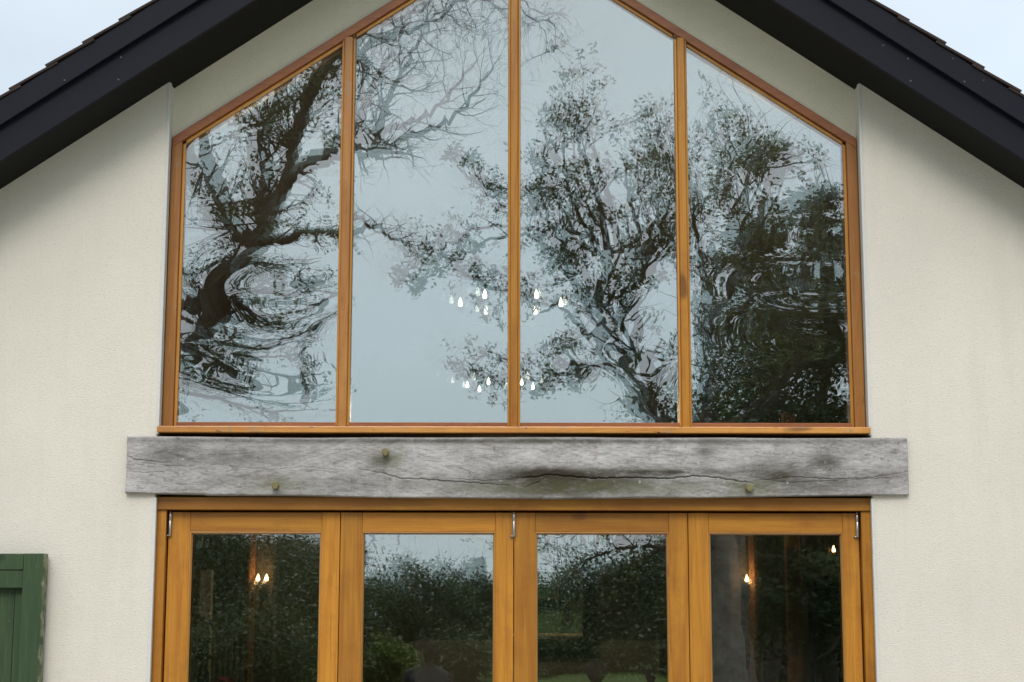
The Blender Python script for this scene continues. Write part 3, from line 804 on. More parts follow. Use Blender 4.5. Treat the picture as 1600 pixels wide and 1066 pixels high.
# notice sheets
nt = []
for (px_, py_, T, wd, ht, lab) in ((466, 990, 15.9, 0.13, 0.20, 'pale paper notice on the dark wall seen through the first glass door'),):
    x, z = P(px_, py_, T - 8.8)
    bb = BM(); box(bb, x - 0.36, x + 0.36, T - 8.8 + 0.012, T - 8.8 + 0.14, 0.031, 2.3, 0.004); obj('partition', bb, MAT['in_wall'], house)
    bb = BM(); box(bb, x - wd / 2, x + wd / 2, T - 8.8, T - 8.8 + 0.004, z - ht / 2, z + ht / 2)
    o = obj('notice', bb, simple('dim_paper', (0.30, 0.30, 0.24), 0.8)); tag(o, lab, 'notice')
    x2, z2 = P(423, 1045, T - 8.8 - 0.1)
    bb = BM(); box(bb, x2 - 0.012, x2 + 0.012, T - 8.8 - 0.01, T - 8.8 + 0.008, z2 - 0.09, z2 + 0.09, 0.002)
    tube_ring(bb, [(x2, T - 8.8, z2), (x2, T - 8.86, z2), (x2 + 0.09, T - 8.86, z2)], 0.008, 8)
    o = obj('door_handle', bb, MAT['steel'], house)

# mirror on the chimney breast
mi = empty('wall_mirror', (0.39, 4.20, 1.3), 'framed mirror on the far wall seen through the third glass door', 'mirror')
mx0, mz0 = P(800, 990, 4.2); mx1, mz1 = P(906, 893, 4.2)
bb = BM(); box(bb, mx0 - 0.01, mx1 + 0.01, 4.215, 4.24, mz0 - 0.01, mz1 + 0.01); obj('mirror_glass', bb, MAT['mirror'], mi)
mi.rotation_euler = (R(1.2), 0, 0)
def mframe(d0, d1, y0, y1, mat, name):
    for q in ((mx0 - d1, mx1 + d1, mz1 + d0, mz1 + d1), (mx0 - d1, mx1 + d1, mz0 - d1, mz0 - d0), (mx0 - d1, mx0 - d0, mz0 - d0, mz1 + d0), (mx1 + d0, mx1 + d1, mz0 - d0, mz1 + d0)):
        bb = BM(); box(bb, q[0], q[1], y0, y1, q[2], q[3], 0.004, 2); obj(name, bb, mat, mi)
mframe(0.0, 0.02, 4.19, 4.235, MAT['gilt'], 'gilt_slip')
mframe(0.021, 0.12, 4.172, 4.239, MAT['frame_dark'], 'frame')
bb = BM()
for k in range(9):
    for (qx, qz) in ((mx0 - 0.06 + (mx1 - mx0 + 0.16) * k / 8, mz1 + 0.065), (mx0 - 0.06 + (mx1 - mx0 + 0.16) * k / 8, mz0 - 0.065), (mx1 + 0.065, mz0 + (mz1 - mz0) * k / 8)):
        bmesh.ops.create_icosphere(bb, subdivisions=1, radius=0.022, matrix=Matrix.Translation((qx, 4.172, qz)) @ Matrix.Diagonal((1.3, 0.5, 0.8, 1)))
obj('carving', bb, MAT['frame_dark'], mi, True)['kind'] = 'stuff'

# chandeliers
def bulb_bm(r=0.0145, h=0.064):
    bb = BM(); lathe(bb, [(r * 0.75, 0), (r, h * 0.12), (r * 1.03, h * 0.3), (r * 0.85, h * 0.5), (r * 0.5, h * 0.75), (r * 0.18, h * 0.93), (0.0005, h)], 0, 0, 0, 12); return bb
def chandelier(cx, y, z, rad, th0, label):
    ce = empty('chandelier', (cx, y, z), label, 'chandelier', 'candle bulb chandeliers hanging in the hall')
    bb = BM(); tube_ring(bb, [(0, 0, 0.02), (0, 0, s(cx) - 0.05 - z)], 0.006, 8); obj('rod', bb, MAT['iron'], ce, True, (0, 0, 0))
    bb = BM(); lathe(bb, [(0.002, -0.16), (0.02, -0.15), (0.012, -0.12), (0.035, -0.08), (0.03, -0.03), (0.012, 0.03)], 0, 0, 0, 12); obj('hub', bb, MAT['iron'], ce, True, (0, 0, 0))
    for k in range(6):
        a = R(th0 + 60 * k); dx, dy = math.cos(a), math.sin(a)
        bb = BM()
        tube_ring(bb, [(dx * 0.03, dy * 0.03, -0.06), (dx * rad * 0.4, dy * rad * 0.4, -0.13), (dx * rad * 0.8, dy * rad * 0.8, -0.11), (dx * rad, dy * rad, -0.06)], 0.006, 6)
        arm = obj('arm', bb, MAT['iron'], ce, True, (0, 0, 0))
        bb = BM(); lathe(bb, [(0.006, -0.06), (0.026, -0.052), (0.012, -0.05), (0.012, -0.004)], dx * rad, dy * rad, 0, 10); obj('candle_tube', bb, MAT['iron'], arm, False, (0, 0, 0))
        bb = bulb_bm(); obj('bulb', bb, MAT['bulb'], arm, True, (dx * rad, dy * rad, 0))
    l = bpy.data.lights.new('chandelier_lamp', 'POINT'); l.energy = 60; l.color = (1, 0.74, 0.48); l.shadow_soft_size = 0.0
    lo = bpy.data.objects.new('chandelier_lamp', l); COL.objects.link(lo); lo.parent = ce; lo.location = (0.0, 0, -0.75)
    return ce
x, z = P(797, 470, 2.8); chandelier(x, 2.8, z - 0.04, 0.35, 0, 'nearer and larger showing chandelier of lit candle bulbs behind the middle mullion')
x, z = P(783, 633, 8.4); chandelier(x, 6.6, 3.68, 0.305, 10, 'farther chandelier whose small bulbs glow just above the window sill')

# sconces
def sconce(x, y, z, label, n=2, power=1.0):
    sc = empty('wall_sconce', (x, y, z), label, 'wall light', 'lit candle sconces inside the hall')
    bb = BM(); box(bb, -0.03, 0.03, -0.005, 0.012, -0.12, 0.03, 0.004); obj('back_plate', bb, MAT['iron'], sc, False, (0, 0, 0))
    for k in range(n):
        dx = (-0.03 + 0.06 * k / max(1, n - 1)) if n > 1 else 0.0
        bb = BM(); tube_ring(bb, [(0, -0.005, -0.08), (dx * 0.6, -0.06, -0.10), (dx, -0.09, -0.05), (dx, -0.09, -0.02)], 0.007, 6); arm = obj('arm', bb, MAT['iron'], sc, True, (0, 0, 0))
        obj('bulb', bulb_bm(0.0135, 0.052), MAT['bulb_warm'], arm, True, (dx, -0.09, -0.01))
    l = bpy.data.lights.new('sconce_lamp', 'POINT'); l.energy = 1.8 * power; l.color = (1, 0.55, 0.22); l.shadow_soft_size = 0.0
    lo = bpy.data.objects.new('sconce_lamp', l); COL.objects.link(lo); lo.parent = sc; lo.location = (0, -0.13, 0.05)
x, z = P(402, 902, 3.3); sconce(x + 0.03, 3.42, z - 0.02, 'twin lit candle sconce on the timber post seen through the leftmost glass door')
x, z = P(1170, 902, 3.3); sconce(x - 0.01, 3.42, z - 0.02, 'lit candle sconce on a post left of centre in the rightmost glass door', 1)
x, z = P(1303, 860, 4.4); sconce(x, 4.5, z, 'small lit bulb high at the right edge of the rightmost glass door', 1, 0.4)

# bookcase / cabinet on the right
cb = empty('cabinet', (2.35, 5.0, 0.03), 'tall dark cabinet behind the right half of the rightmost glass door', 'cabinet')
cx0, _ = P(1262, 900, 4.6); cx1 = cx0 + 0.9
bb = BM(); box(bb, cx0, cx1, 4.62, 5.0, 0.03, 1.86, 0.006); obj('carcass', bb, MAT['iron'], cb)
bb = BM(); box(bb, cx0 - 0.05, cx1 + 0.05, 4.56, 5.02, 1.865, 1.93, 0.008, 2); obj('cornice', bb, MAT['frame_dark'], cb)
for k in range(2):
    bb = BM(); box(bb, cx0 + 0.03 + 0.43 * k, cx0 + 0.44 + 0.43 * k, 4.60, 4.618, 0.1, 1.82, 0.005); obj('door', bb, MAT['frame_dark'], cb)

# people, seated with their backs to the glass
def person(x, y, seat_z, head_top, label, cloth, turn=0.0, sc=1.0, seat=None):
    """one continuous skinned body; y grows away from the glass, the person faces +y"""
    root = empty('person', (x, y, 0.03), label, 'person')
    root.rotation_euler = (0, 0, turn)
    hz = seat_z - 0.03
    top = head_top - 0.03
    neck = top - 0.235 * sc; sh_ = neck - 0.06
    V_ = [(0, 0, hz + 0.08), (0, -0.01, hz + 0.28), (0, -0.01, sh_ - 0.06), (0, 0, neck), (0, 0.015, neck + 0.06)]
    Rr = [0.15, 0.125, 0.14, 0.055, 0.055]
    E_ = [(0, 1), (1, 2), (2, 3), (3, 4)]
    def chain(pts, rad, start):
        pr = start
        for p_, r_ in zip(pts, rad):
            V_.append(p_); Rr.append(r_); E_.append((pr, len(V_) - 1)); pr = len(V_) - 1
        return pr
    for sg in (-1, 1):
        w_ = chain([(sg * 0.17, 0, sh_ - 0.03), (sg * 0.21, 0.03, sh_ - 0.28), (sg * 0.16, 0.24, sh_ - 0.40)], [0.06, 0.045, 0.03], 2)
        w2 = chain([(sg * 0.14, 0.31, sh_ - 0.42)], [0.03], w_)
        for q in range(4):
            chain([(sg * (0.115 + 0.018 * q), 0.36, sh_ - 0.42), (sg * (0.115 + 0.018 * q), 0.395 + 0.008 * (q in (1, 2)), sh_ - 0.44)], [0.009, 0.008], w2)
        chain([(sg * 0.105, 0.325, sh_ - 0.41), (sg * 0.095, 0.35, sh_ - 0.42)], [0.011, 0.009], w2)
        chain([(sg * 0.09, 0.08, hz + 0.06), (sg * 0.11, 0.44, hz + 0.05), (sg * 0.11, 0.47, max(0.08, hz - 0.36)), (sg * 0.11, 0.60, max(0.05, hz - 0.39))], [0.085, 0.06, 0.045, 0.035], 0)
    me = bpy.data.meshes.new('body'); me.from_pydata(V_, E_, [])
    o = bpy.data.objects.new('body', me); link(o, root)
    md = o.modifiers.new('Skin', 'SKIN'); md.use_smooth_shade = True
    for i_, r_ in enumerate(Rr): me.skin_vertices[0].data[i_].radius = (r_, r_ * 0.85)
    me.skin_vertices[0].data[0].use_root = True
    o.modifiers.new('Sub', 'SUBSURF').render_levels = 2
    me.materials.append(cloth)
    bb = BM(); bmesh.ops.create_uvsphere(bb, u_segments=20, v_segments=16, radius=1)
    for v in bb.verts:
        c_ = v.co; zz = c_.z
        wx = 0.073 * (1 - 0.22 * max(0, -zz) ** 1.5); wy = 0.095 * (1 - 0.1 * max(0, -zz))
        c_.x *= wx; c_.y *= wy; c_.z *= 0.118
        if c_.y > 0.08 and abs(c_.x) < 0.02 and -0.03 < c_.z < 0.02: c_.y += 0.022
    bb2 = [(sg * 0.074, 0.0, -0.01) for sg in (-1, 1)]
    for p_ in bb2: bmesh.ops.create_icosphere(bb, subdivisions=2, radius=0.03, matrix=Matrix.Translation(p_) @ Matrix.Diagonal((0.35, 0.7, 1, 1)))
    obj('head', bb, MAT['skin'], root, True, (0, 0.02, top - 0.122))
    bb = BM(); bmesh.ops.create_uvsphere(bb, u_segments=20, v_segments=16, radius=1)
    for v in bb.verts:
        c_ = v.co
        f_ = 1.0 + 0.05 * math.sin(c_.x * 9 + c_.z * 7)
        c_.x *= 0.083 * f_; c_.y = c_.y * 0.098 * f_ - 0.018; c_.z = c_.z * 0.115 + 0.012
        if c_.y > 0.03: c_.z = max(c_.z, 0.055)
    obj('hair', bb, MAT['hair'], root, True, (0, 0.015, top - 0.122))
    return root
def chair(x, y, seat_z, label):
    c_ = empty('chair', (x, y, 0.03), label, 'chair', 'dark chairs on the terrace')
    h = seat_z - 0.03
    bb = BM(); box(bb, -0.2, 0.2, -0.18, 0.22, h - 0.035, h, 0.008); obj('seat', bb, MAT['post'], c_, False, (0, 0, 0))
    for sx in (-0.17, 0.17):
        for sy in (-0.15, 0.19):
            bb = BM(); box(bb, sx - 0.018, sx + 0.018, sy - 0.018, sy + 0.018, 0, h - 0.036); obj('leg', bb, MAT['post'], c_, False, (0, 0, 0))
    bb = BM(); box(bb, -0.19, 0.19, -0.205, -0.182, h + 0.12, h + 0.36, 0.006); obj('backrest', bb, MAT['post'], c_, False, (0, 0, 0))
    for sx in (-0.17, 0.17):
        bb = BM(); box(bb, sx - 0.015, sx + 0.015, -0.18, -0.155, h, h + 0.38); obj('back_post', bb, MAT['post'], c_, False, (0, 0, 0))
    return c_
x, zt = P(933, 1032, 6.9); person(x, -6.9, 0.45, zt, 'dark haired person sitting on the terrace, mirrored low in the third glass door', MAT['cloth_green'], math.pi)
ch1 = chair(x, -6.9, 0.37, 'dark garden chair under the mirrored person in the third glass door'); ch1.rotation_euler = (0, 0, math.pi)
x, zt = P(664, 998, 7.3); person(x, -7.3, 0.62, zt, 'person in dark clothes on a tall chair, mirrored low in the second glass door', MAT['cloth_dark'], math.pi - 0.3)
ch1 = chair(x, -7.3, 0.54, 'tall dark garden chair under the mirrored person in the second glass door'); ch1.rotation_euler = (0, 0, math.pi - 0.3)
x, zt = P(1024, 1047, 14.0); person(x, -14.0, 0.16, zt, 'small dark haired person sitting on the lawn, mirrored in the third glass door', MAT['cloth_dark'], math.pi + 0.4)
bb = BM(); box(bb, x - 0.25, x + 0.25, -14.25, -13.75, 0.0, 0.1, 0.04, 3); tag(obj('cushion', bb, MAT['cloth_dark']), 'dark cushion on the lawn under the small mirrored person', 'cushion')

# vase with plant on the stair side, pink flowers
vt = empty('console_table', (-2.75, 4.7, 0.03), 'small dark table at the lower left of the leftmost glass door', 'table')
bb = BM(); box(bb, -3.05, -2.05, 4.4, 4.75, 1.02, 1.05, 0.004); obj('tabletop', bb, MAT['post'], vt)
for sx in (-3.02, -2.10):
    for sy in (4.43, 4.71):
        bb = BM(); box(bb, sx - 0.02, sx + 0.02, sy - 0.02, sy + 0.02, 0.03, 1.019); obj('leg', bb, MAT['post'], vt)
x, z = P(318, 1040, 4.58)
vp = empty('vase_plant', (x, 4.58, 1.05), 'blue vase with a small green plant seen in the leftmost glass door', 'plant')
bb = BM(); lathe(bb, [(0.03, 0), (0.05, 0.05), (0.045, 0.13), (0.022, 0.19), (0.028, 0.21)], 0, 0, 0, 14); obj('vase', bb, MAT['vase'], vp, True, (0, 0, 0))
bb = BM()
for k in range(26):
    a = rnd.uniform(0, 6.28); rr_ = rnd.uniform(0, 0.06); zz = rnd.uniform(0.22, 0.42)
    bmesh.ops.create_grid(bb, x_segments=1, y_segments=1, size=0.02, matrix=Matrix.Translation((math.cos(a) * rr_, math.sin(a) * rr_, zz)) @ Matrix.Rotation(rnd.uniform(0, 3), 4, 'X') @ Matrix.Rotation(rnd.uniform(0, 3), 4, 'Z'))
tube_ring(bb, [(0, 0, 0.15), (0.01, 0, 0.3), (0, 0.01, 0.4)], 0.004, 5)
obj('foliage', bb, MAT['leaf_far2'], vp, False, (0, 0, 0))
x, z = P(356, 1066, 4.55)
fp = empty('flower_bunch', (x, 4.55, 1.05), 'pink flowers at the bottom of the leftmost glass door', 'flowers')
bb = BM(); lathe(bb, [(0.03, 0), (0.04, 0.02), (0.03, 0.05)], 0, 0, 0, 12); obj('vase', bb, MAT['vase'], fp, True, (0, 0, 0))
bb = BM()
for k in range(14):
    bmesh.ops.create_icosphere(bb, subdivisions=1, radius=0.02, matrix=Matrix.Translation((rnd.uniform(-0.06, 0.06), rnd.uniform(-0.04, 0.04), rnd.uniform(0.05, 0.09))))
obj('blossom', bb, MAT['petal'], fp, True, (0, 0, 0))

# ------------------------------------------------------------------ garden trees (seen mirrored in the glass)
class Tree:
    def __init__(self, seed):
        self.r = np.random.RandomState(seed); self.V = []; self.F = []; self.n = 0; self.leafpts = []
    def tube(self, pts, rad):
        pts = np.asarray(pts, float); k = len(pts)
        r0 = rad[0]; sides = 10 if r0 > 0.1 else 6 if r0 > 0.03 else 4 if r0 > 0.008 else 3
        d = np.gradient(pts, axis=0); d /= np.linalg.norm(d, axis=1)[:, None] + 1e-9
        ref = np.array([0.3, 1.0, 0.2]) if abs(d[0][1]) < 0.8 else np.array([1.0, 0.1, 0.2])
        u = np.cross(d, ref); u /= np.linalg.norm(u, axis=1)[:, None] + 1e-9
        v = np.cross(d, u)
        a = np.arange(sides) * 2 * math.pi / sides
        ring = pts[:, None, :] + (u[:, None, :] * np.cos(a)[None, :, None] + v[:, None, :] * np.sin(a)[None, :, None]) * np.asarray(rad)[:, None, None]
        if sides == 10:
            ring += self.r.normal(0, 0.05, ring.shape) * np.asarray(rad)[:, None, None]
        self.V.append(ring.reshape(-1, 3))
        i, j = np.meshgrid(np.arange(sides), np.arange(k - 1)); i = i.ravel(); j = j.ravel()
        A_ = self.n + j * sides + i; B2 = self.n + j * sides + (i + 1) % sides
        self.F.append(np.stack([A_, B2, B2 + sides, A_ + sides], -1)); self.n += k * sides
    def grow(self, p, d, L, r, lev, maxlev, up=0.1, wander=0.35, kids=5, leaf=True, spread=0.9, lmin=0.25):
        n = max(3, int(L / 0.11)); n = min(n, 9)
        pts = [np.array(p, float)]; d = np.array(d, float); d /= np.linalg.norm(d)
        dirs = [d]
        for _ in range(n):
            d = d + self.r.normal(0, wander, 3) * 0.55 + np.array([0, 0, up]) * 0.5
            d /= np.linalg.norm(d); pts.append(pts[-1] + d * L / n); dirs.append(d)
        rad = r * (1 - 0.75 * np.linspace(0, 1, n + 1))
        self.tube(pts, rad)
        if lev >= maxlev:
            if leaf: self.leafpts += [pts[-1], pts[-2]]
            return
        for k in range(kids):
            t = self.r.uniform(0.25, 1.0) if k else 1.0
            i_ = min(n, int(t * n)); q = pts[i_]; dd = dirs[i_] + self.r.normal(0, spread, 3) * 0.75
            self.grow(q, dd, L * self.r.uniform(0.45, 0.72), max(rad[i_] * 0.62, 0.0034), lev + 1, maxlev, up, wander, kids, leaf, spread)
    def limb(self, ctrl, rads, nkids, L, maxlev, up=0.1, tmin=0.1, jit=0.03, **kw):
        ctrl = np.array([tuple(c) for c in ctrl], float); m_ = len(ctrl)
        t = np.linspace(0, m_ - 1, (m_ - 1) * 6 + 1)
        # catmull-rom
        out = []
        for tt in t:
            i_ = min(int(tt), m_ - 2); f_ = tt - i_
            p0, p1, p2, p3 = ctrl[max(i_ - 1, 0)], ctrl[i_], ctrl[i_ + 1], ctrl[min(i_ + 2, m_ - 1)]
            out.append(0.5 * ((2 * p1) + (-p0 + p2) * f_ + (2 * p0 - 5 * p1 + 4 * p2 - p3) * f_ ** 2 + (-p0 + 3 * p1 - 3 * p2 + p3) * f_ ** 3))
        out = np.array(out); out[1:-1] += self.r.normal(0, jit, out[1:-1].shape)
        rad = np.interp(t, np.arange(m_), rads)
        self.tube(out, rad)
        for _ in range(nkids):
            i_ = self.r.randint(int(tmin * len(out)), len(out)); dv = out[min(i_ + 1, len(out) - 1)] - out[i_ - 1]
            dv = dv / (np.linalg.norm(dv) + 1e-9) + self.r.normal(0, 0.85, 3)
            self.grow(out[i_], dv, L * self.r.uniform(0.5, 1.3), min(max(rad[i_] * 0.5, 0.006), 0.03), 1, maxlev, up, **kw)
    def leaves(self, per, spread, size, mat, parent, frac=1.0, keep=None, name='crown', flat=0.0, extra=None):
        pts = np.array(self.leafpts) if self.leafpts else np.zeros((0, 3))
        if keep is not None and len(pts): pts = pts[keep(pts)]
        if frac < 1: pts = pts[self.r.rand(len(pts)) < frac]
        if extra is not None: pts = np.concatenate([pts, extra]) if len(pts) else extra
        c_ = np.repeat(pts, per, axis=0); c_ = c_ + self.r.normal(0, spread, c_.shape) * np.array([1, 1, 1 - flat])
        n = len(c_)
        a = self.r.normal(0, 1, (n, 3)); a[:, 2] *= (1 - flat); a /= np.linalg.norm(a, axis=1)[:, None]
        b2 = np.cross(a, self.r.normal(0, 1, (n, 3))); b2 /= np.linalg.norm(b2, axis=1)[:, None]
        sz = size * self.r.uniform(0.6, 1.35, (n, 1))
        q = np.stack([c_ - a * sz, c_ + b2 * sz * 0.45, c_ + a * sz, c_ - b2 * sz * 0.45], 1).reshape(-1, 3)
        f_ = np.arange(n * 4).reshape(-1, 4)
        return np_mesh(name, q, f_, mat, parent)
    def wood(self, mat, parent, name='trunk'):
        return np_mesh(name, np.concatenate(self.V), np.concatenate(self.F), mat, parent, True)

# -- left oak with bare twisting limbs
ta = Tree(11); TA = 21.0
def a(px_, py_, dT=0.0): return M_(px_, py_, TA + dT)
ra = empty('oak_tree', (a(175, 1169)[0], -12.2, 0), 'tall dark oak with twisting sparse limbs mirrored in the leftmost upper pane', 'tree')
ta.limb([a(60, 1172), a(90, 900), a(150, 700), a(230, 590), a(310, 500), a(370, 430), a(402, 385)], [0.28, 0.22, 0.17, 0.14, 0.12, 0.12, 0.13], 16, 0.7, 3, kids=3, jit=0.015)
kwa = dict(kids=3, wander=0.36)
ta.limb([a(450, 262, -.1), a(464, 205), a(478, 150), a(505, 100), a(535, 60), a(580, 10), a(620, -40)], [0.09, 0.10, 0.10, 0.11, 0.10, 0.07, 0.05], 26, 0.6, 3, 0.0, **kwa)
ta.limb([a(400, 390), a(370, 365, .3), a(352, 335, .3), a(330, 285, .4), a(312, 245, .5), a(300, 200, .5)], [0.13, 0.12, 0.115, 0.11, 0.10, 0.06], 24, 0.5, 3, 0.0, **kwa)
ta.limb([a(402, 385), a(407, 340), a(405, 300), a(412, 255), a(408, 205), a(425, 150), a(440, 100)], [0.13, 0.12, 0.10, 0.09, 0.08, 0.05, 0.02], 28, 0.5, 3, 0.0, **kwa)
ta.limb([a(405, 380), a(428, 320, -.2), a(450, 264, -.3), a(490, 238, -.4), a(535, 212, -.4)], [0.11, 0.10, 0.09, 0.08, 0.065], 8, 0.45, 3, 0.1, **kwa)
ta.limb([a(360, 175, .2), a(400, 185, .1), a(430, 165, .1), a(470, 150, 0), a(530, 110, -.1)], [0.012, 0.03, 0.035, 0.03, 0.012], 24, 0.4, 3, 0.0, **kwa)
ta.limb([a(535, 212, -.4), a(560, 232, -.4), a(590, 228, -.4), a(618, 212, -.5), a(660, 195, -.5), a(705, 172, -.5), a(745, 130, -.6), a(770, 95, -.7)], [0.06, 0.055, 0.05, 0.04, 0.032, 0.026, 0.018, 0.01], 26, 0.55, 3, 0.12, **kwa)
kwa = dict(kids=4, wander=0.5, spread=1.0)
ta.limb([a(582, 230, -.4), a(592, 180, -.4), a(612, 130, -.4), a(640, 70, -.4), a(680, 10, -.4)], [0.05, 0.045, 0.035, 0.025, 0.015], 22, 0.6, 3, 0.05, **kwa)
ta.limb([a(540, 60, -.3), a(570, 110, -.3), a(562, 60, -.3), a(610, 45, -.3), a(670, 20, -.3), a(730, -20, -.3)], [0.05, 0.03, 0.045, 0.035, 0.028, 0.02], 26, 0.75, 3, -0.15, **kwa)
ta.limb([a(410, 372), a(450, 372, -.2), a(490, 350, -.3), a(530, 362, -.3), a(575, 350, -.3), a(610, 365, -.3), a(640, 388, -.3)], [0.08, 0.07, 0.055, 0.04, 0.03, 0.02, 0.01], 18, 0.42, 3, 0.0, **kwa)
ta.limb([a(395, 420), a(350, 460, .2), a(310, 470, .3), a(280, 490, .4), a(240, 500, .5)], [0.10, 0.08, 0.07, 0.06, 0.05], 10, 0.6, 3, 0.0, **kwa)
ta.limb([a(300, 505), a(365, 520), a(420, 520, .2), a(470, 490, .2), a(505, 500, .2)], [0.09, 0.07, 0.06, 0.045, 0.02], 9, 0.5, 3, 0.0, **kwa)
ta.limb([a(240, 560, .2), a(300, 550, .2), a(360, 565, .2), a(430, 555, .2), a(500, 540, .2)], [0.07, 0.06, 0.05, 0.035, 0.012], 14, 0.5, 3, 0.0, **kwa)
ta.limb([a(240, 430, .2), a(300, 440, .2), a(350, 425, .2), a(420, 440, .2), a(500, 420, .2)], [0.06, 0.05, 0.04, 0.03, 0.012], 12, 0.45, 3, 0.0, **kwa)
ta.limb([a(200, 640), a(330, 600), a(380, 610, .2), a(430, 620, .2), a(500, 600, .2)], [0.09, 0.07, 0.05, 0.035, 0.012], 10, 0.5, 3, 0.0, **kwa)
ta.limb([a(640, -40), a(720, -20, -.5), a(800, 10, -.5), a(850, 40, -.5), a(845, 90, -.5)], [0.03, 0.02, 0.012, 0.008, 0.004], 16, 0.5, 3, -0.2, **kwa)
ta.wood(MAT['bark'], ra)
xlim = a(548, 300)[0]
ta.leaves(9, 0.05, 0.036, MAT['leaf_oak'], ra, 0.17, keep=lambda p: (p[:, 0] < xlim))

# -- right tree with leafy upright twigs, grey trunk
tb = Tree(23); TB = 21.5
def b_(px_, py_, dT=0.0): return M_(px_, py_, TB + dT)
rb = empty('leafy_tree', (b_(1136, 1160)[0], -(TB - 8.8), 0), 'pale trunked tree with small olive leaves mirrored in the third upper pane', 'tree')
tb.limb([b_(1148, 1170), b_(1140, 1100), b_(1134, 1000), b_(1130, 850), b_(1110, 760), b_(1085, 700)], [0.46, 0.32, 0.25, 0.21, 0.18, 0.16], 0, 1, 3, jit=0.008)
pale_V, pale_F, tb.V, tb.F, tb.n = tb.V, tb.F, [], [], 0
np_mesh('trunk', np.concatenate(pale_V), np.concatenate(pale_F), MAT['bark_pale'], rb, True)
kw = dict(kids=3, wander=0.30, spread=0.75)
stems = [
    ([(1085, 705), (1040, 670), (1005, 640), (965, 570), (945, 520), (938, 470), (955, 400), (940, 330), (915, 250), (905, 170)], [0.10, 0.10, 0.09, 0.085, 0.08, 0.07, 0.06, 0.045, 0.03, 0.012], 27, 0.5),
    ([(1085, 705), (1030, 665), (1012, 610), (990, 560), (975, 480), (1000, 400), (990, 320), (975, 240)], [0.09, 0.085, 0.075, 0.06, 0.05, 0.04, 0.03, 0.012], 26, 0.5),
    ([(1085, 705), (1095, 620), (1110, 520), (1100, 430), (1075, 330), (1060, 240)], [0.11, 0.09, 0.07, 0.05, 0.035, 0.012], 21, 0.5),
    ([(1100, 720), (1170, 640), (1230, 560), (1250, 470), (1260, 380), (1280, 260)], [0.11, 0.09, 0.07, 0.05, 0.035, 0.012], 22, 0.55),
    ([(938, 470), (895, 430), (860, 385), (815, 360), (760, 370), (710, 400), (675, 420)], [0.05, 0.04, 0.032, 0.025, 0.018, 0.012, 0.006], 18, 0.30),
    ([(955, 400), (915, 380), (880, 330), (860, 290), (790, 300), (740, 265)], [0.045, 0.035, 0.028, 0.022, 0.014, 0.007], 15, 0.30),
    ([(945, 520), (905, 500), (870, 470), (845, 480), (810, 450), (750, 440)], [0.035, 0.03, 0.022, 0.016, 0.01, 0.005], 12, 0.32),
    ([(965, 570), (910, 580), (870, 570), (835, 590), (790, 560), (760, 590)], [0.035, 0.028, 0.02, 0.014, 0.01, 0.005], 15, 0.34),
    ([(1110, 520), (1160, 440), (1190, 370), (1200, 300), (1170, 240)], [0.06, 0.045, 0.035, 0.02, 0.01], 16, 0.5),
    ([(945, 500), (900, 440), (880, 380), (850, 330), (845, 260), (860, 200)], [0.05, 0.04, 0.032, 0.024, 0.016, 0.008], 22, 0.45),
    ([(955, 420), (930, 380), (900, 330), (880, 260), (885, 190)], [0.045, 0.036, 0.028, 0.018, 0.008], 20, 0.42),
    ([(1000, 430), (1020, 380), (1040, 330), (1030, 270)], [0.045, 0.036, 0.024, 0.01], 20, 0.45),
    ([(1110, 480), (1140, 400), (1150, 320), (1190, 270)], [0.045, 0.036, 0.024, 0.01], 20, 0.5),
    ([(1075, 330), (1110, 290), (1130, 240), (1120, 210)], [0.03, 0.02, 0.014, 0.008], 12, 0.45),
    ([(1000, 400), (1030, 330), (1035, 260), (1020, 200)], [0.03, 0.022, 0.014, 0.008], 14, 0.45),
    ([(1100, 720), (1000, 760), (900, 790), (820, 830)], [0.06, 0.05, 0.035, 0.02], 20, 0.6),
    ([(1130, 850), (1060, 850), (1000, 850), (930, 870)], [0.06, 0.045, 0.03, 0.015], 16, 0.5),
]
for k, (pts, rads, kids, L) in enumerate(stems):
    off = (k % 4) * 0.35 - 0.5
    tb.limb([b_(x_, y_, off * i_ / len(pts)) for i_, (x_, y_) in enumerate(pts)], rads, kids, L, 3, 0.28, 0.12, 0.02, **kw)
tb.wood(MAT['bark'], rb, 'branches')
tb.leaves(14, 0.045, 0.034, MAT['leaf_ash'], rb, 0.25)

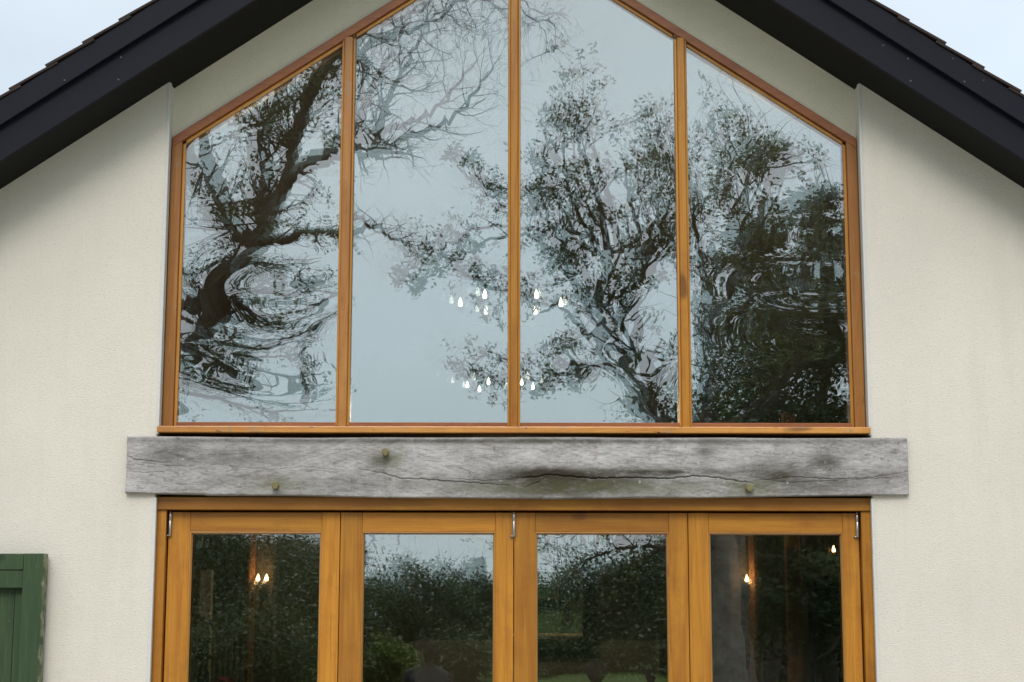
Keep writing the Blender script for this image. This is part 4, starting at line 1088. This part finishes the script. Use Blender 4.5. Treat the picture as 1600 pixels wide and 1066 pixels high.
# -- far trees
def clump_tree(name, x, d, h, wd, seed, label, mat, leafsize=0.16, n=2600, base=0.15, group=None, conifer=False, bark='bark_mid', gaps=True):
    r = np.random.RandomState(seed)
    root = empty(name, (x, -d, 0), label, 'tree', group)
    t = Tree(seed)
    t.limb([(x, -d, -0.1), (x + r.uniform(-.1, .1) * wd, -d, h * 0.35), (x + r.uniform(-.1, .1) * wd, -d, h * 0.7), (x, -d, h * 0.95)], [h * 0.028, h * 0.022, h * 0.014, 0.02], 14 if not conifer else 30, wd * 0.35, 2, 0.15 if not conifer else -0.05, kids=3)
    t.wood(MAT[bark], root)
    if conifer:
        cl = []
        for k in range(46):
            z = h * (0.12 + 0.86 * r.rand()); R_ = wd * 0.5 * (1 - z / h) ** 0.6 * r.uniform(0.5, 1.1); an = r.uniform(0, 6.28)
            m_ = r.randint(3, 8)
            for q in range(m_):
                f_ = (q + 1) / m_
                cl.append((x + math.cos(an) * R_ * f_, -d + math.sin(an) * R_ * f_, z + f_ * R_ * 0.22))
        cl = np.array(cl); per = max(3, n // len(cl))
        t.leafpts = []
        t.leaves(per, wd * 0.055, leafsize, mat, root, flat=0.72, extra=cl)
    else:
        k = 0; cl = []
        while len(cl) < 70:
            v = r.uniform(-1, 1, 3)
            if np.linalg.norm(v) < 1 and np.linalg.norm(v) > 0.35:
                zz = h * (base + (1 - base) * (0.5 + 0.5 * v[2]))
                cl.append((x + v[0] * wd * 0.5 * (1.0 + 0.12 * math.sin(5 * v[2])), -d + v[1] * wd * 0.5, zz))
        t.leafpts = []
        t.leaves(max(3, int(n * (1 if gaps else 1.7)) // 70), wd * (0.055 if gaps else 0.085), leafsize, mat, root, extra=np.array(cl))
    return root
def top_h(px_, py_, T):
    v = M_(px_, py_, T); return v.x, v.z
far = [  # px, py of the tip, distance, width, kind, label
    ('cedar_tree', 1180, 195, 34, 5.2, True, 'leaf_conifer', 'wide plated cedar mirrored at the top of the rightmost upper pane'),
    ('cedar_tree', 1268, 225, 31, 4.0, True, 'leaf_conifer', 'dark narrow cedar mirrored along the right edge of the rightmost upper pane'),
    ('cedar_tree', 1335, 330, 28, 5.5, True, 'leaf_conifer', 'dense low cedar mirrored at the lower right corner of the upper window'),
    ('broadleaf_tree', 1240, 430, 30, 5.0, False, 'leaf_far', 'dense green tree below the cedars at the right of the garden'),
    ('broadleaf_tree', 330, 800, 44, 6.0, False, 'leaf_far', 'large dark tree mirrored behind the leftmost glass door'),
    ('broadleaf_tree', 430, 815, 50, 4.6, False, 'leaf_far', 'mid green tree mirrored at the right of the leftmost glass door'),
    ('broadleaf_tree', 588, 900, 62, 2.6, False, 'leaf_far', 'small round tree mirrored at the left of the second glass door'),
    ('broadleaf_tree', 655, 880, 55, 4.0, False, 'leaf_far', 'round crowned tree mirrored in the middle of the second glass door'),
    ('broadleaf_tree', 735, 885, 58, 3.0, False, 'leaf_far', 'loose crowned tree mirrored at the right of the second glass door'),
    ('conifer_tree', 752, 872, 66, 2.0, True, 'leaf_conifer', 'slim pointed conifer mirrored at the right edge of the second glass door'),
    ('broadleaf_tree', 860, 890, 60, 3.6, False, 'leaf_far', 'dark tree mirrored behind the hall mirror in the third glass door'),
    ('broadleaf_tree', 955, 876, 52, 4.0, False, 'leaf_far', 'wide tree mirrored in the middle of the third glass door'),
    ('broadleaf_tree', 1060, 850, 50, 4.0, False, 'leaf_far', 'tall tree mirrored at the right of the third glass door'),
    ('broadleaf_tree', 1190, 760, 48, 7.0, False, 'leaf_far', 'broad dark tree mirrored behind the pale trunk in the rightmost door'),
    ('broadleaf_tree', 1310, 740, 46, 7.0, False, 'leaf_far', 'tall dark tree mirrored at the right of the rightmost glass door'),
    ('broadleaf_tree', 215, 780, 44, 7.0, False, 'leaf_far', 'tall dark tree at the left end of the garden treeline'),
    ('broadleaf_tree', 1430, 740, 46, 8.0, False, 'leaf_far', 'tall tree at the right end of the garden treeline'),
    ('shrub', 600, 1000, 42, 1.8, False, 'leaf_far2', 'yellow green shrub mirrored low in the second glass door'),
    ('shrub', 720, 985, 46, 2.6, False, 'leaf_far', 'dark round shrub right of the yellow green shrub'),
    ('shrub', 400, 960, 40, 4.5, False, 'leaf_far', 'dark shrub mirrored low in the leftmost glass door'),
    ('shrub', 860, 960, 50, 4.5, False, 'leaf_far', 'dark shrub mirrored under the hall mirror in the third glass door'),
    ('shrub', 980, 955, 50, 5.0, False, 'leaf_far', 'wide dark shrub mirrored low in the third glass door'),
    ('shrub', 1220, 950, 47, 6.0, False, 'leaf_far', 'wide dark shrub mirrored low in the rightmost glass door'),
]
for k, (nm, px_, py_, T, wd, con, mt, lab) in enumerate(far):
    x, h = top_h(px_, py_, T)
    clump_tree(nm, x, T - 8.8, h, wd, 100 + k, lab, MAT[mt], 0.075 if T < 40 else 0.07, 11000 if T < 40 else (13000 if nm != 'shrub' else 8000), 0.02 if nm == 'shrub' else (0.14 if 560 < px_ < 1000 else 0.05), 'trees round the garden' if nm != 'shrub' else 'shrubs along the lawn edge', con, gaps=(480 < px_ < 1000))
# dark hedge closing the lawn
hx = np.random.RandomState(77)
ht = Tree(77)
pts = np.stack([hx.uniform(-30, 32, 1800), -hx.uniform(56, 60, 1800), hx.uniform(0, 1.9, 1800)], -1)
hd = empty('hedge', (0, -58, 0), 'long dark hedge closing the far side of the lawn', 'hedge')
ht.leaves(12, 0.35, 0.22, MAT['leaf_far'], hd, extra=pts, name='foliage')['kind'] = 'stuff'
b = BM(); box(b, -30, 32, -59.2, -57.2, -0.1, 1.5); obj('branches', b, MAT['bark'], hd)
